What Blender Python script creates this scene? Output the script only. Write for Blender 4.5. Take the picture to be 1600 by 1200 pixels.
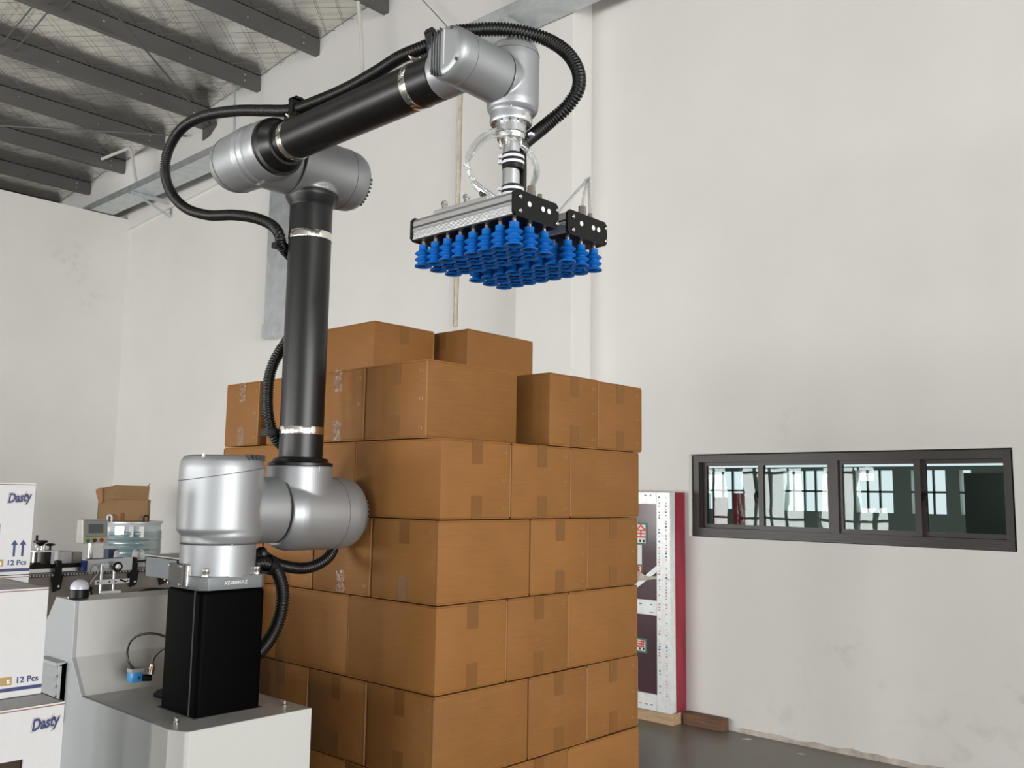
import bpy, bmesh, math, random
from mathutils import Vector, Matrix, noise as mnoise

scene = bpy.context.scene
for o in list(bpy.data.objects):
    bpy.data.objects.remove(o)
COL = scene.collection
PI = math.pi
random.seed(7)

# ------------------------------------------------------------------ camera
CAM_F, CAM_YAW, CAM_PITCH, CAM_ROLL = 1413.94, 0.74073317, 0.12095729, 0.01497142
EYE = Vector((0.0, 0.0, 1.5))
cam_data = bpy.data.cameras.new('camera')
cam = bpy.data.objects.new('camera', cam_data)
COL.objects.link(cam)
cam_data.sensor_fit = 'HORIZONTAL'
cam_data.sensor_width = 36.0
cam_data.lens = CAM_F / 1600.0 * 36.0
cam_data.clip_start = 0.05
cam_data.clip_end = 200
_right = Vector((math.cos(CAM_YAW), math.sin(CAM_YAW), 0))
_fwd = Vector((-math.sin(CAM_YAW) * math.cos(CAM_PITCH), math.cos(CAM_YAW) * math.cos(CAM_PITCH), math.sin(CAM_PITCH)))
_up = _right.cross(_fwd)
_r2 = _right * math.cos(CAM_ROLL) + _up * math.sin(CAM_ROLL)
_u2 = -_right * math.sin(CAM_ROLL) + _up * math.cos(CAM_ROLL)
cam.matrix_world = Matrix(((_r2.x, _u2.x, -_fwd.x, EYE.x), (_r2.y, _u2.y, -_fwd.y, EYE.y),
                           (_r2.z, _u2.z, -_fwd.z, EYE.z), (0, 0, 0, 1)))
scene.camera = cam

# ------------------------------------------------------------------ colour management, sky, daylight
scene.view_settings.view_transform = 'Standard'
scene.view_settings.look = 'None'
scene.view_settings.gamma = 1.0
scene.view_settings.use_curve_mapping = False
scene.view_settings.exposure = 0.04
scene.cycles.use_denoising = True
scene.cycles.max_bounces = 10
scene.cycles.diffuse_bounces = 5
scene.cycles.glossy_bounces = 5
scene.cycles.transparent_max_bounces = 12
scene.cycles.sample_clamp_indirect = 8.0
scene.cycles.caustics_reflective = False
scene.cycles.caustics_refractive = False

world = bpy.data.worlds.new('overcast_sky')
scene.world = world
world.use_nodes = True
world.node_tree.nodes['Background'].inputs[0].default_value = (0.86, 0.93, 1.0, 1)
world.node_tree.nodes['Background'].inputs[1].default_value = 1.2


def area(name, loc, normal, sx, sy, radiance, color=(1, 1, 1)):
    ld = bpy.data.lights.new(name, 'AREA')
    ld.shape = 'RECTANGLE'
    ld.size, ld.size_y = sx, sy
    ld.energy = radiance * sx * sy * PI
    ld.color = color
    o = bpy.data.objects.new(name, ld)
    COL.objects.link(o)
    o.location = loc
    o.rotation_euler = Vector(normal).to_track_quat('-Z', 'Y').to_euler()
    return o


SOUTH_Y = -7.5
EAST_X = 14.0
WIN_BAYS = [(-19.2, -16.8), (-16.2, -13.4), (-12.0, -10.4), (-10.1, -8.5), (-8.2, -6.6), (-6.3, -4.7), (-3.8, -2.4), (-1.8, -0.3), (0.6, 2.2), (3.0, 4.6), (7.5, 9.0)]
WIN_Z = (0.05, 2.2)
DOOR_Y = (-6.5, 4.0)
DOOR_Z = 4.2
SKY_L = 9.5
for i, (a, b) in enumerate(WIN_BAYS):
    area('daylight_window', ((a + b) / 2, SOUTH_Y - 0.32, sum(WIN_Z) / 2), (0, 1, 0), b - a, WIN_Z[1] - WIN_Z[0], SKY_L * (2.7 if b < -4 else 2.3 if b < 0 else 0.6), (1.0, 0.99, 0.972))
area('daylight_doorway', (EAST_X + 0.35, sum(DOOR_Y) / 2, DOOR_Z / 2), (-1, 0, 0), DOOR_Y[1] - DOOR_Y[0], DOOR_Z, SKY_L * 1.75, (1.0, 0.99, 0.972))


# ------------------------------------------------------------------ helpers
def lin(r, g, b):
    f = lambda c: (c / 255 / 12.92) if c / 255 <= 0.04045 else ((c / 255 + 0.055) / 1.055) ** 2.4
    return (f(r), f(g), f(b), 1.0)


class MB:
    """collects faces; build() links them as one mesh object"""
    def __init__(self):
        self.v, self.f, self.m = [], [], []

    def face(self, pts, mi=0):
        n = len(self.v)
        self.v += [tuple(p) for p in pts]
        self.f.append(tuple(range(n, n + len(pts))))
        self.m.append(mi)

    def box(self, a, b, mi=0):
        x0, y0, z0 = (min(a[i], b[i]) for i in range(3))
        x1, y1, z1 = (max(a[i], b[i]) for i in range(3))
        n = len(self.v)
        self.v += [(x0, y0, z0), (x1, y0, z0), (x1, y1, z0), (x0, y1, z0), (x0, y0, z1), (x1, y0, z1), (x1, y1, z1), (x0, y1, z1)]
        for q in ((0, 3, 2, 1), (4, 5, 6, 7), (0, 1, 5, 4), (1, 2, 6, 5), (2, 3, 7, 6), (3, 0, 4, 7)):
            self.f.append(tuple(n + i for i in q))
            self.m.append(mi)
        return self

    def prism(self, pts, vec, mi=0):
        """closed polygon pts (3D, coplanar) extruded by vec"""
        n, k = len(self.v), len(pts)
        vec = Vector(vec)
        nrm = Vector((0, 0, 0))
        P = [Vector(p) for p in pts]
        for i in range(k):
            nrm += P[i].cross(P[(i + 1) % k])
        if nrm.dot(vec) > 0:
            P.reverse()
        self.v += [tuple(p) for p in P] + [tuple(p + vec) for p in P]
        self.f.append(tuple(range(n, n + k)))
        self.f.append(tuple(n + k + i for i in reversed(range(k))))
        self.m += [mi, mi]
        for i in range(k):
            j = (i + 1) % k
            self.f.append((n + i, n + k + i, n + k + j, n + j))
            self.m.append(mi)
        return self

    def lathe(self, prof, origin=(0, 0, 0), axis=(0, 0, 1), seg=32, mi=0, cap=True):
        """prof: list of (r, h) along axis from origin"""
        ax = Vector(axis).normalized()
        t = Vector((1, 0, 0)) if abs(ax.x) < 0.9 else Vector((0, 1, 0))
        u = ax.cross(t).normalized()
        w = ax.cross(u)
        O = Vector(origin)
        n = len(self.v)
        for r, h in prof:
            for k in range(seg):
                a = 2 * PI * k / seg
                self.v.append(tuple(O + ax * h + u * (r * math.cos(a)) + w * (r * math.sin(a))))
        for i in range(len(prof) - 1):
            for k in range(seg):
                k2 = (k + 1) % seg
                self.f.append((n + i * seg + k, n + i * seg + k2, n + (i + 1) * seg + k2, n + (i + 1) * seg + k))
                self.m.append(mi)
        if cap:
            self.f.append(tuple(n + k for k in reversed(range(seg))))
            self.f.append(tuple(n + (len(prof) - 1) * seg + k for k in range(seg)))
            self.m += [mi, mi]
        return self

    def cyl(self, p0, p1, r, seg=16, mi=0):
        p0, p1 = Vector(p0), Vector(p1)
        return self.lathe([(r, 0), (r, (p1 - p0).length)], p0, p1 - p0, seg, mi)

    def tube(self, pts, rad, seg=10, mi=0):
        """pts list of Vectors, rad number or list"""
        P = [Vector(p) for p in pts]
        R = rad if isinstance(rad, (list, tuple)) else [rad] * len(P)
        T = []
        for i in range(len(P)):
            a, b = P[max(i - 1, 0)], P[min(i + 1, len(P) - 1)]
            T.append((b - a).normalized())
        t0 = T[0]
        u = t0.cross(Vector((0, 0, 1)))
        if u.length < 0.1:
            u = t0.cross(Vector((1, 0, 0)))
        u.normalize()
        n = len(self.v)
        for i, p in enumerate(P):
            u = (u - T[i] * u.dot(T[i])).normalized()
            w = T[i].cross(u)
            for k in range(seg):
                a = 2 * PI * k / seg
                self.v.append(tuple(p + (u * math.cos(a) + w * math.sin(a)) * R[i]))
        for i in range(len(P) - 1):
            for k in range(seg):
                k2 = (k + 1) % seg
                self.f.append((n + i * seg + k, n + i * seg + k2, n + (i + 1) * seg + k2, n + (i + 1) * seg + k))
                self.m.append(mi)
        self.f.append(tuple(n + k for k in reversed(range(seg))))
        self.f.append(tuple(n + (len(P) - 1) * seg + k for k in range(seg)))
        self.m += [mi, mi]
        return self

    def mesh(self, name, mats, smooth=True, angle=35, bevel=0.0, bseg=2):
        me = bpy.data.meshes.new(name)
        me.from_pydata(self.v, [], self.f)
        for mt in (mats if isinstance(mats, (list, tuple)) else [mats]):
            me.materials.append(mt)
        me.polygons.foreach_set('material_index', self.m)
        if bevel > 0:
            bm = bmesh.new()
            bm.from_mesh(me)
            bmesh.ops.remove_doubles(bm, verts=bm.verts, dist=1e-6)
            es = [e for e in bm.edges if len(e.link_faces) == 2 and e.calc_face_angle(0) > 0.5]
            bmesh.ops.bevel(bm, geom=es, offset=bevel, segments=bseg, affect='EDGES', profile=0.5, clamp_overlap=True)
            bm.to_mesh(me)
            bm.free()
        if smooth:
            me.shade_smooth()
            me.set_sharp_from_angle(angle=math.radians(angle))
        me.update()
        return me

    def build(self, name, mats, parent=None, local=False, **kw):
        return link(name, self.mesh(name, mats, **kw), parent, local)


def link(name, me, parent=None, local=False):
    o = bpy.data.objects.new(name, me)
    COL.objects.link(o)
    if parent is not None:
        o.parent = parent
        if parent.type == 'EMPTY' and not local:
            o.matrix_parent_inverse = Matrix.LocRotScale(parent.location, parent.rotation_euler, None).inverted()
    return o


def tag(o, label=None, cat=None, group=None, kind=None):
    for k, v in (('label', label), ('category', cat), ('group', group), ('kind', kind)):
        if v:
            o[k] = v
    return o


def thing(name, loc, label, cat, group=None, rotz=0.0):
    o = bpy.data.objects.new(name, None)
    COL.objects.link(o)
    o.empty_display_size = 0.1
    o.location = loc
    o.rotation_euler = (0, 0, rotz)
    return tag(o, label, cat, group)


def struct(o):
    o['kind'] = 'structure'
    return o


def dup(root, loc=None, rotz=None, label=None, group=None):
    r = root.copy()
    COL.objects.link(r)
    if loc is not None:
        r.location = loc
    if rotz is not None:
        r.rotation_euler = (0, 0, rotz)
    tag(r, label, None, group)
    for ch in list(root.children):
        c = ch.copy()
        COL.objects.link(c)
        c.parent = r
        for g in list(ch.children):
            d = g.copy()
            COL.objects.link(d)
            d.parent = c
    return r


def catmull(pts, step):
    P = [Vector(p) for p in pts]
    P = [P[0] * 2 - P[1]] + P + [P[-1] * 2 - P[-2]]
    dense = []
    for i in range(1, len(P) - 2):
        for k in range(40):
            t = k / 40
            a, b, c, d = P[i - 1], P[i], P[i + 1], P[i + 2]
            dense.append(0.5 * ((2 * b) + (c - a) * t + (2 * a - 5 * b + 4 * c - d) * t * t + (3 * b - a - 3 * c + d) * t ** 3))
    dense.append(P[-2])
    out, acc, nxt = [dense[0]], 0.0, step
    for i in range(1, len(dense)):
        a, b = dense[i - 1], dense[i]
        L = (b - a).length
        while L > 0 and acc + L >= nxt:
            out.append(a + (b - a) * ((nxt - acc) / L))
            nxt += step
        acc += L
    return out


def text_mesh(s, size, mat, extrude=0.0004, offset=0.0, shear=0.0, align='LEFT', sx=1.0):
    cu = bpy.data.curves.new('lettering', 'FONT')
    cu.body = s
    cu.size = size
    cu.extrude = extrude
    cu.offset = offset
    cu.shear = shear
    cu.align_x = align
    cu.resolution_u = 3
    o = bpy.data.objects.new('lettering', cu)
    COL.objects.link(o)
    dg = bpy.context.evaluated_depsgraph_get()
    me = bpy.data.meshes.new_from_object(o.evaluated_get(dg))
    bpy.data.objects.remove(o)
    me.materials.clear()
    me.materials.append(mat)
    if sx != 1.0:
        me.transform(Matrix.Diagonal((sx, 1, 1, 1)))
    return me


def frame_mat(origin, xdir, ydir):
    x, y = Vector(xdir).normalized(), Vector(ydir).normalized()
    z = x.cross(y)
    o = Vector(origin)
    return Matrix(((x.x, y.x, z.x, o.x), (x.y, y.y, z.y, o.y), (x.z, y.z, z.z, o.z), (0, 0, 0, 1)))


def remeshed(name, mb, mat, parent, voxel=0.0035, it=6):
    """one continuous casting from overlapping turned shapes, with soft blends"""
    me = mb.mesh(name, mat, smooth=False)
    o = bpy.data.objects.new('tmp', me)
    COL.objects.link(o)
    r = o.modifiers.new('r', 'REMESH')
    r.mode = 'VOXEL'
    r.voxel_size = voxel
    s = o.modifiers.new('s', 'SMOOTH')
    s.factor = 0.5
    s.iterations = it
    dg = bpy.context.evaluated_depsgraph_get()
    me2 = bpy.data.meshes.new_from_object(o.evaluated_get(dg))
    bpy.data.objects.remove(o)
    me2.materials.clear()
    me2.materials.append(mat)
    me2.shade_smooth()
    me2.name = name
    return link(name, me2, parent)


# ------------------------------------------------------------------ materials
def pbr(name, col, rough=0.5, metal=0.0, var=0.0, vscale=8.0, bump=0.0, bscale=60.0, stretch=(1, 1, 1), spec=None, coat=0.0, rvar=0.0):
    m = bpy.data.materials.new(name)
    m.use_nodes = True
    nt = m.node_tree
    b = nt.nodes['Principled BSDF']
    b.inputs['Base Color'].default_value = col
    b.inputs['Roughness'].default_value = rough
    b.inputs['Metallic'].default_value = metal
    if spec is not None:
        b.inputs['Specular IOR Level'].default_value = spec
    if coat:
        b.inputs['Coat Weight'].default_value = coat
        b.inputs['Coat Roughness'].default_value = 0.15
    if var or bump or rvar:
        tc = nt.nodes.new('ShaderNodeTexCoord')
        mp = nt.nodes.new('ShaderNodeMapping')
        mp.inputs['Scale'].default_value = stretch
        nt.links.new(tc.outputs['Object'], mp.inputs[0])
    if var or rvar:
        nz = nt.nodes.new('ShaderNodeTexNoise')
        nz.inputs['Scale'].default_value = vscale
        nz.inputs['Detail'].default_value = 6
        nz.inputs['Roughness'].default_value = 0.6
        nt.links.new(mp.outputs[0], nz.inputs['Vector'])
    if var:
        mr = nt.nodes.new('ShaderNodeMapRange')
        mr.inputs['From Min'].default_value = 0.3
        mr.inputs['From Max'].default_value = 0.7
        mr.inputs['To Min'].default_value = 1 - var
        mr.inputs['To Max'].default_value = 1 + var
        nt.links.new(nz.outputs['Fac'], mr.inputs['Value'])
        mx = nt.nodes.new('ShaderNodeMix')
        mx.data_type = 'RGBA'
        mx.blend_type = 'MULTIPLY'
        mx.inputs['Factor'].default_value = 1
        mx.inputs['A'].default_value = col
        nt.links.new(mr.outputs[0], mx.inputs['B'])
        nt.links.new(mx.outputs['Result'], b.inputs['Base Color'])
    if rvar:
        m2 = nt.nodes.new('ShaderNodeMapRange')
        m2.inputs['To Min'].default_value = max(rough - rvar, 0.02)
        m2.inputs['To Max'].default_value = min(rough + rvar, 1)
        nt.links.new(nz.outputs['Fac'], m2.inputs['Value'])
        nt.links.new(m2.outputs[0], b.inputs['Roughness'])
    if bump:
        n2 = nt.nodes.new('ShaderNodeTexNoise')
        n2.inputs['Scale'].default_value = bscale
        n2.inputs['Detail'].default_value = 4
        nt.links.new(mp.outputs[0], n2.inputs['Vector'])
        bp = nt.nodes.new('ShaderNodeBump')
        bp.inputs['Strength'].default_value = bump
        bp.inputs['Distance'].default_value = 0.01
        nt.links.new(n2.outputs['Fac'], bp.inputs['Height'])
        nt.links.new(bp.outputs[0], b.inputs['Normal'])
    return m


M = {}
M['wall'] = pbr('white_wall_paint', (0.70, 0.69, 0.662, 1), 0.85, var=0.035, vscale=0.9, bump=0.06, bscale=25)
M['floor'] = pbr('concrete_floor', (0.20, 0.185, 0.155, 1), 0.40, var=0.16, vscale=1.6, bump=0.05, bscale=18, rvar=0.12)
M['purlin'] = pbr('grey_purlin_steel', (0.115, 0.114, 0.11, 1), 0.5, 0.2, var=0.08, vscale=3)
M['galv'] = pbr('galvanised_steel', (0.56, 0.60, 0.62, 1), 0.38, 0.75, var=0.12, vscale=9, rvar=0.08)
M['silver'] = pbr('silver_robot_paint', (0.36, 0.375, 0.39, 1), 0.46, 0.62, bump=0.03, bscale=900)
M['plate'] = pbr('anodised_plate', (0.19, 0.205, 0.215, 1), 0.45, 0.35, bump=0.02, bscale=600)
M['black_tube'] = pbr('black_anodised_tube', (0.0045, 0.0045, 0.005, 1), 0.36, 0.0, spec=0.42, bump=0.015, bscale=500)
M['black'] = pbr('black_plastic', (0.004, 0.004, 0.0045, 1), 0.45, spec=0.25)
M['black_paint'] = pbr('black_pedestal_paint', (0.0012, 0.0012, 0.0015, 1), 0.5, spec=0.03, bump=0.04, bscale=300)
M['chrome'] = pbr('chrome_band', (0.82, 0.80, 0.77, 1), 0.10, 1.0, bump=0.03, bscale=40)
M['steel'] = pbr('bright_steel', (0.72, 0.71, 0.69, 1), 0.2, 1.0)
M['nickel'] = pbr('nickel_fitting', (0.36, 0.33, 0.30, 1), 0.3, 1.0)
M['hose'] = pbr('black_corrugated_hose', (0.0045, 0.0042, 0.0042, 1), 0.40, spec=0.4)
M['seam'] = pbr('dark_seam', (0.10, 0.10, 0.105, 1), 0.6)
M['slot'] = pbr('dark_slot', (0.06, 0.062, 0.066, 1), 0.7)
M['mark'] = pbr('white_mark', (0.8, 0.8, 0.8, 1), 0.6)
M['blue'] = pbr('blue_silicone', (0.003, 0.125, 0.47, 1), 0.42, spec=0.45)
M['alu'] = pbr('brushed_aluminium', (0.74, 0.75, 0.76, 1), 0.3, 0.95, var=0.06, vscale=14, stretch=(1, 30, 30), bump=0.008, bscale=60)
M['white_plastic'] = pbr('white_nylon', (0.72, 0.76, 0.82, 1), 0.4)
M['cab_white'] = pbr('light_grey_cabinet_paint', (0.56, 0.565, 0.54, 1), 0.38, bump=0.05, bscale=320)
M['cab_side'] = pbr('grey_cabinet_paint', (0.35, 0.37, 0.375, 1), 0.40, bump=0.06, bscale=320)
M['greybox'] = pbr('blue_grey_paint', (0.115, 0.135, 0.15, 1), 0.5, var=0.08, vscale=20)
M['tape'] = pbr('brown_packing_tape', (0.19, 0.084, 0.024, 1), 0.33, spec=0.22, bump=0.15, bscale=45)
M['tape_light'] = pbr('crinkled_packing_tape', (0.19, 0.085, 0.026, 1), 0.2, spec=0.5, bump=0.45, bscale=70)
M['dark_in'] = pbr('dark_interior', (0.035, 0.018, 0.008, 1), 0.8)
M['white_card'] = pbr('white_printed_card', (0.565, 0.565, 0.57, 1), 0.5, var=0.02, vscale=40, bump=0.03, bscale=80)
M['card_top'] = pbr('white_card_plain', (0.52, 0.51, 0.505, 1), 0.55, var=0.03, vscale=20)
M['navy'] = pbr('navy_print', (0.022, 0.030, 0.115, 1), 0.5)
M['gold'] = pbr('gold_print', (0.36, 0.24, 0.085, 1), 0.5)
M['brown_line'] = pbr('brown_print', (0.25, 0.115, 0.07, 1), 0.6)
M['frame_brown'] = pbr('dark_brown_aluminium', (0.030, 0.023, 0.022, 1), 0.42, spec=0.5)
M['red'] = pbr('red_primer', (0.24, 0.018, 0.032, 1), 0.6, var=0.30, vscale=3.5, stretch=(3, 3, 0.6), rvar=0.15)
M['film_white'] = pbr('white_filmed_aluminium', (0.70, 0.72, 0.72, 1), 0.3, 0.15, var=0.10, vscale=30)
M['dark_glass'] = pbr('dark_wine_glass', (0.055, 0.022, 0.030, 1), 0.16, spec=0.5, var=0.25, vscale=2.5)
M['wood_dark'] = pbr('dark_timber', (0.13, 0.062, 0.030, 1), 0.65, var=0.3, vscale=6, stretch=(1, 6, 12))
M['wood_pale'] = pbr('pale_timber', (0.42, 0.29, 0.17, 1), 0.65, var=0.2, vscale=6, stretch=(1, 6, 12))
M['conveyor'] = pbr('beige_grey_steel', (0.27, 0.245, 0.215, 1), 0.45, 0.3, var=0.06, vscale=3)
M['hmi'] = pbr('hmi_steel', (0.50, 0.48, 0.45, 1), 0.4, 0.4)
M['hmi_bezel'] = pbr('hmi_bezel', (0.36, 0.37, 0.37, 1), 0.5)
M['hmi_screen'] = pbr('screen_grey', (0.10, 0.115, 0.125, 1), 0.25)
M['yellow'] = pbr('yellow_label', (0.62, 0.56, 0.03, 1), 0.5)
M['green'] = pbr('green_button', (0.01, 0.20, 0.11, 1), 0.35)
M['maroon'] = pbr('dark_button', (0.05, 0.012, 0.02, 1), 0.35)
M['redb'] = pbr('red_button', (0.48, 0.006, 0.015, 1), 0.35)
M['navybox'] = pbr('navy_paint', (0.012, 0.035, 0.085, 1), 0.45)
M['blue_part'] = pbr('blue_paint', (0.012, 0.03, 0.16, 1), 0.4)
M['sensor'] = pbr('sensor_blue', (0.03, 0.25, 0.58, 1), 0.4)
M['brass'] = pbr('brass_gland', (0.42, 0.34, 0.26, 1), 0.3, 0.9)
M['white_bottle'] = pbr('white_bottle_plastic', (0.82, 0.82, 0.82, 1), 0.3)
M['grey_plain'] = pbr('plain_grey', (0.30, 0.285, 0.27, 1), 0.5)
M['dome'] = pbr('frosted_dome', (0.55, 0.55, 0.62, 1), 0.25, spec=0.5)
M['sealant'] = pbr('dirty_sealant', (0.55, 0.50, 0.41, 1), 0.7, var=0.3, vscale=9)
M['pvc'] = pbr('white_conduit', (0.60, 0.58, 0.53, 1), 0.5)
M['stickgreen'] = pbr('green_print', (0.03, 0.16, 0.10, 1), 0.5)
M['stickred'] = pbr('red_print', (0.62, 0.06, 0.035, 1), 0.5)
M['paper'] = pbr('white_paper', (0.78, 0.78, 0.78, 1), 0.6)
M['bluemark'] = pbr('blue_print', (0.02, 0.14, 0.32, 1), 0.5)
M['office'] = pbr('dim_room_paint', (0.30, 0.335, 0.31, 1), 0.8)
M['rust'] = pbr('raw_plaster', (0.50, 0.45, 0.39, 1), 0.9, var=0.3, vscale=14)


def cardboard(name, col):
    m = bpy.data.materials.new(name)
    m.use_nodes = True
    nt = m.node_tree
    b = nt.nodes['Principled BSDF']
    b.inputs['Roughness'].default_value = 0.62
    b.inputs['Specular IOR Level'].default_value = 0.22
    tc = nt.nodes.new('ShaderNodeTexCoord')
    oi = nt.nodes.new('ShaderNodeObjectInfo')
    sep = nt.nodes.new('ShaderNodeMapping')
    sep.inputs['Scale'].default_value = (2.0, 2.0, 110.0)
    add = nt.nodes.new('ShaderNodeVectorMath')
    add.operation = 'ADD'
    mul = nt.nodes.new('ShaderNodeVectorMath')
    mul.operation = 'SCALE'
    mul.inputs['Scale'].default_value = 37.0
    com = nt.nodes.new('ShaderNodeCombineXYZ')
    for k in range(3):
        nt.links.new(oi.outputs['Random'], com.inputs[k])
    nt.links.new(com.outputs[0], mul.inputs[0])
    nt.links.new(tc.outputs['Object'], add.inputs[0])
    nt.links.new(mul.outputs[0], add.inputs[1])
    nt.links.new(add.outputs[0], sep.inputs[0])
    n1 = nt.nodes.new('ShaderNodeTexNoise')
    n1.inputs['Scale'].default_value = 6.0
    n1.inputs['Detail'].default_value = 3
    nt.links.new(sep.outputs[0], n1.inputs['Vector'])
    n2 = nt.nodes.new('ShaderNodeTexNoise')
    n2.inputs['Scale'].default_value = 5.0
    n2.inputs['Detail'].default_value = 5
    nt.links.new(add.outputs[0], n2.inputs['Vector'])
    sm = nt.nodes.new('ShaderNodeMath')
    sm.operation = 'ADD'
    nt.links.new(n1.outputs['Fac'], sm.inputs[0])
    nt.links.new(n2.outputs['Fac'], sm.inputs[1])
    s2 = nt.nodes.new('ShaderNodeMath')
    s2.operation = 'ADD'
    r3 = nt.nodes.new('ShaderNodeMapRange')
    r3.inputs['To Min'].default_value = -0.2
    r3.inputs['To Max'].default_value = 0.2
    nt.links.new(oi.outputs['Random'], r3.inputs['Value'])
    nt.links.new(sm.outputs[0], s2.inputs[0])
    nt.links.new(r3.outputs[0], s2.inputs[1])
    mr = nt.nodes.new('ShaderNodeMapRange')
    mr.inputs['From Min'].default_value = 0.6
    mr.inputs['From Max'].default_value = 1.4
    mr.inputs['To Min'].default_value = 0.84
    mr.inputs['To Max'].default_value = 1.16
    nt.links.new(s2.outputs[0], mr.inputs['Value'])
    mx = nt.nodes.new('ShaderNodeMix')
    mx.data_type = 'RGBA'
    mx.blend_type = 'MULTIPLY'
    mx.inputs['Factor'].default_value = 1
    mx.inputs['A'].default_value = col
    nt.links.new(mr.outputs[0], mx.inputs['B'])
    nt.links.new(mx.outputs['Result'], b.inputs['Base Color'])
    bp = nt.nodes.new('ShaderNodeBump')
    bp.inputs['Strength'].default_value = 0.12
    bp.inputs['Distance'].default_value = 0.004
    nt.links.new(n1.outputs['Fac'], bp.inputs['Height'])
    nt.links.new(bp.outputs[0], b.inputs['Normal'])
    return m


M['carton'] = cardboard('brown_cardboard', (0.245, 0.108, 0.029, 1))
M['staple'] = pbr('staple_wire', (0.36, 0.25, 0.16, 1), 0.4, 0.5)
M['old_carton'] = cardboard('old_cardboard', (0.25, 0.15, 0.07, 1))
M['edge'] = pbr('cardboard_edge', (0.30, 0.145, 0.055, 1), 0.7)


def clear_mat(name, tint, gloss, rough=0.03):
    m = bpy.data.materials.new(name)
    m.use_nodes = True
    nt = m.node_tree
    nt.nodes.remove(nt.nodes['Principled BSDF'])
    out = nt.nodes['Material Output']
    t = nt.nodes.new('ShaderNodeBsdfTransparent')
    t.inputs[0].default_value = tint
    g = nt.nodes.new('ShaderNodeBsdfGlossy')
    g.inputs['Color'].default_value = (0.92, 0.97, 0.97, 1)
    g.inputs['Roughness'].default_value = rough
    mx = nt.nodes.new('ShaderNodeMixShader')
    if gloss is None:
        fr = nt.nodes.new('ShaderNodeLayerWeight')
        fr.inputs['Blend'].default_value = 0.35
        mr = nt.nodes.new('ShaderNodeMapRange')
        mr.inputs['To Min'].default_value = 0.10
        mr.inputs['To Max'].default_value = 0.75
        nt.links.new(fr.outputs['Facing'], mr.inputs['Value'])
        nt.links.new(mr.outputs[0], mx.inputs[0])
    else:
        mx.inputs[0].default_value = gloss
    nt.links.new(t.outputs[0], mx.inputs[1])
    nt.links.new(g.outputs[0], mx.inputs[2])
    nt.links.new(mx.outputs[0], out.inputs[0])
    return m, nt, g


M['clear'], _, _ = clear_mat('clear_tube', (0.96, 0.96, 0.96, 1), None, 0.08)
M['glass'], _nt, _g = clear_mat('window_glass', (0.80, 0.86, 0.84, 1), 0.013, 0.0)
_tc = _nt.nodes.new('ShaderNodeTexCoord')
_mp = _nt.nodes.new('ShaderNodeMapping')
_mp.inputs['Scale'].default_value = (4.0, 1.0, 1.2)
_nz = _nt.nodes.new('ShaderNodeTexNoise')
_nz.inputs['Scale'].default_value = 2.2
_nz.inputs['Detail'].default_value = 1
_bp = _nt.nodes.new('ShaderNodeBump')
_bp.inputs['Strength'].default_value = 0.004
_bp.inputs['Distance'].default_value = 0.1
_nt.links.new(_tc.outputs['Object'], _mp.inputs[0])
_nt.links.new(_mp.outputs[0], _nz.inputs['Vector'])
_nt.links.new(_nz.outputs['Fac'], _bp.inputs['Height'])
_nt.links.new(_bp.outputs[0], _g.inputs['Normal'])
M['wrap'], _, _ = clear_mat('stretch_film', (0.66, 0.74, 0.76, 1), None, 0.18)


def foil_material():
    m = bpy.data.materials.new('roof_insulation_foil')
    m.use_nodes = True
    nt = m.node_tree
    b = nt.nodes['Principled BSDF']
    b.inputs['Base Color'].default_value = (0.74, 0.725, 0.68, 1)
    b.inputs['Metallic'].default_value = 1.0
    b.inputs['Roughness'].default_value = 0.17
    tc = nt.nodes.new('ShaderNodeTexCoord')
    mp = nt.nodes.new('ShaderNodeMapping')
    mp.inputs['Scale'].default_value = (1.0, 60.0, 1.0)
    nz = nt.nodes.new('ShaderNodeTexNoise')
    nz.inputs['Scale'].default_value = 1.6
    nz.inputs['Detail'].default_value = 3
    nt.links.new(tc.outputs['Object'], mp.inputs[0])
    nt.links.new(mp.outputs[0], nz.inputs['Vector'])
    n2 = nt.nodes.new('ShaderNodeTexNoise')
    n2.inputs['Scale'].default_value = 3.0
    n2.inputs['Detail'].default_value = 4
    nt.links.new(tc.outputs['Object'], n2.inputs['Vector'])
    ad = nt.nodes.new('ShaderNodeMath')
    ad.operation = 'MULTIPLY_ADD'
    ad.inputs[1].default_value = 0.55
    nt.links.new(nz.outputs['Fac'], ad.inputs[0])
    nt.links.new(n2.outputs['Fac'], ad.inputs[2])
    bp = nt.nodes.new('ShaderNodeBump')
    bp.inputs['Strength'].default_value = 0.13
    bp.inputs['Distance'].default_value = 0.10
    nt.links.new(ad.outputs[0], bp.inputs['Height'])
    nt.links.new(bp.outputs[0], b.inputs['Normal'])
    return m


M['foil'] = foil_material()

# ------------------------------------------------------------------ room shell
WY = 5.47                       # inner face of the long wall
PX = -12.3                      # face of the partition at the left


def roof_z(x):
    return 6.37 + 0.053 * (x + 7.92)


mb = MB()
mb.box((-20, -9, -0.2), (14.4, 5.69, 0))
struct(mb.build('floor', M['floor'], smooth=False))
struct(MB().box((14.0, -30, -0.25), (40, 30, -0.03)).build('ground', M['floor'], smooth=False))

# long wall with the window opening
OX0, OX1, OZ0, OZ1 = -3.334, -1.311, 1.231, 1.791
mb = MB()
mb.box((-20, WY, 0), (OX0, WY + 0.22, 7.9)).box((OX1, WY, 0), (14.4, WY + 0.22, 7.9))
mb.box((OX0, WY, 0), (OX1, WY + 0.22, OZ0)).box((OX0, WY, OZ1), (OX1, WY + 0.22, 7.9))
struct(mb.build('wall_back', M['wall'], smooth=False))
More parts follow.
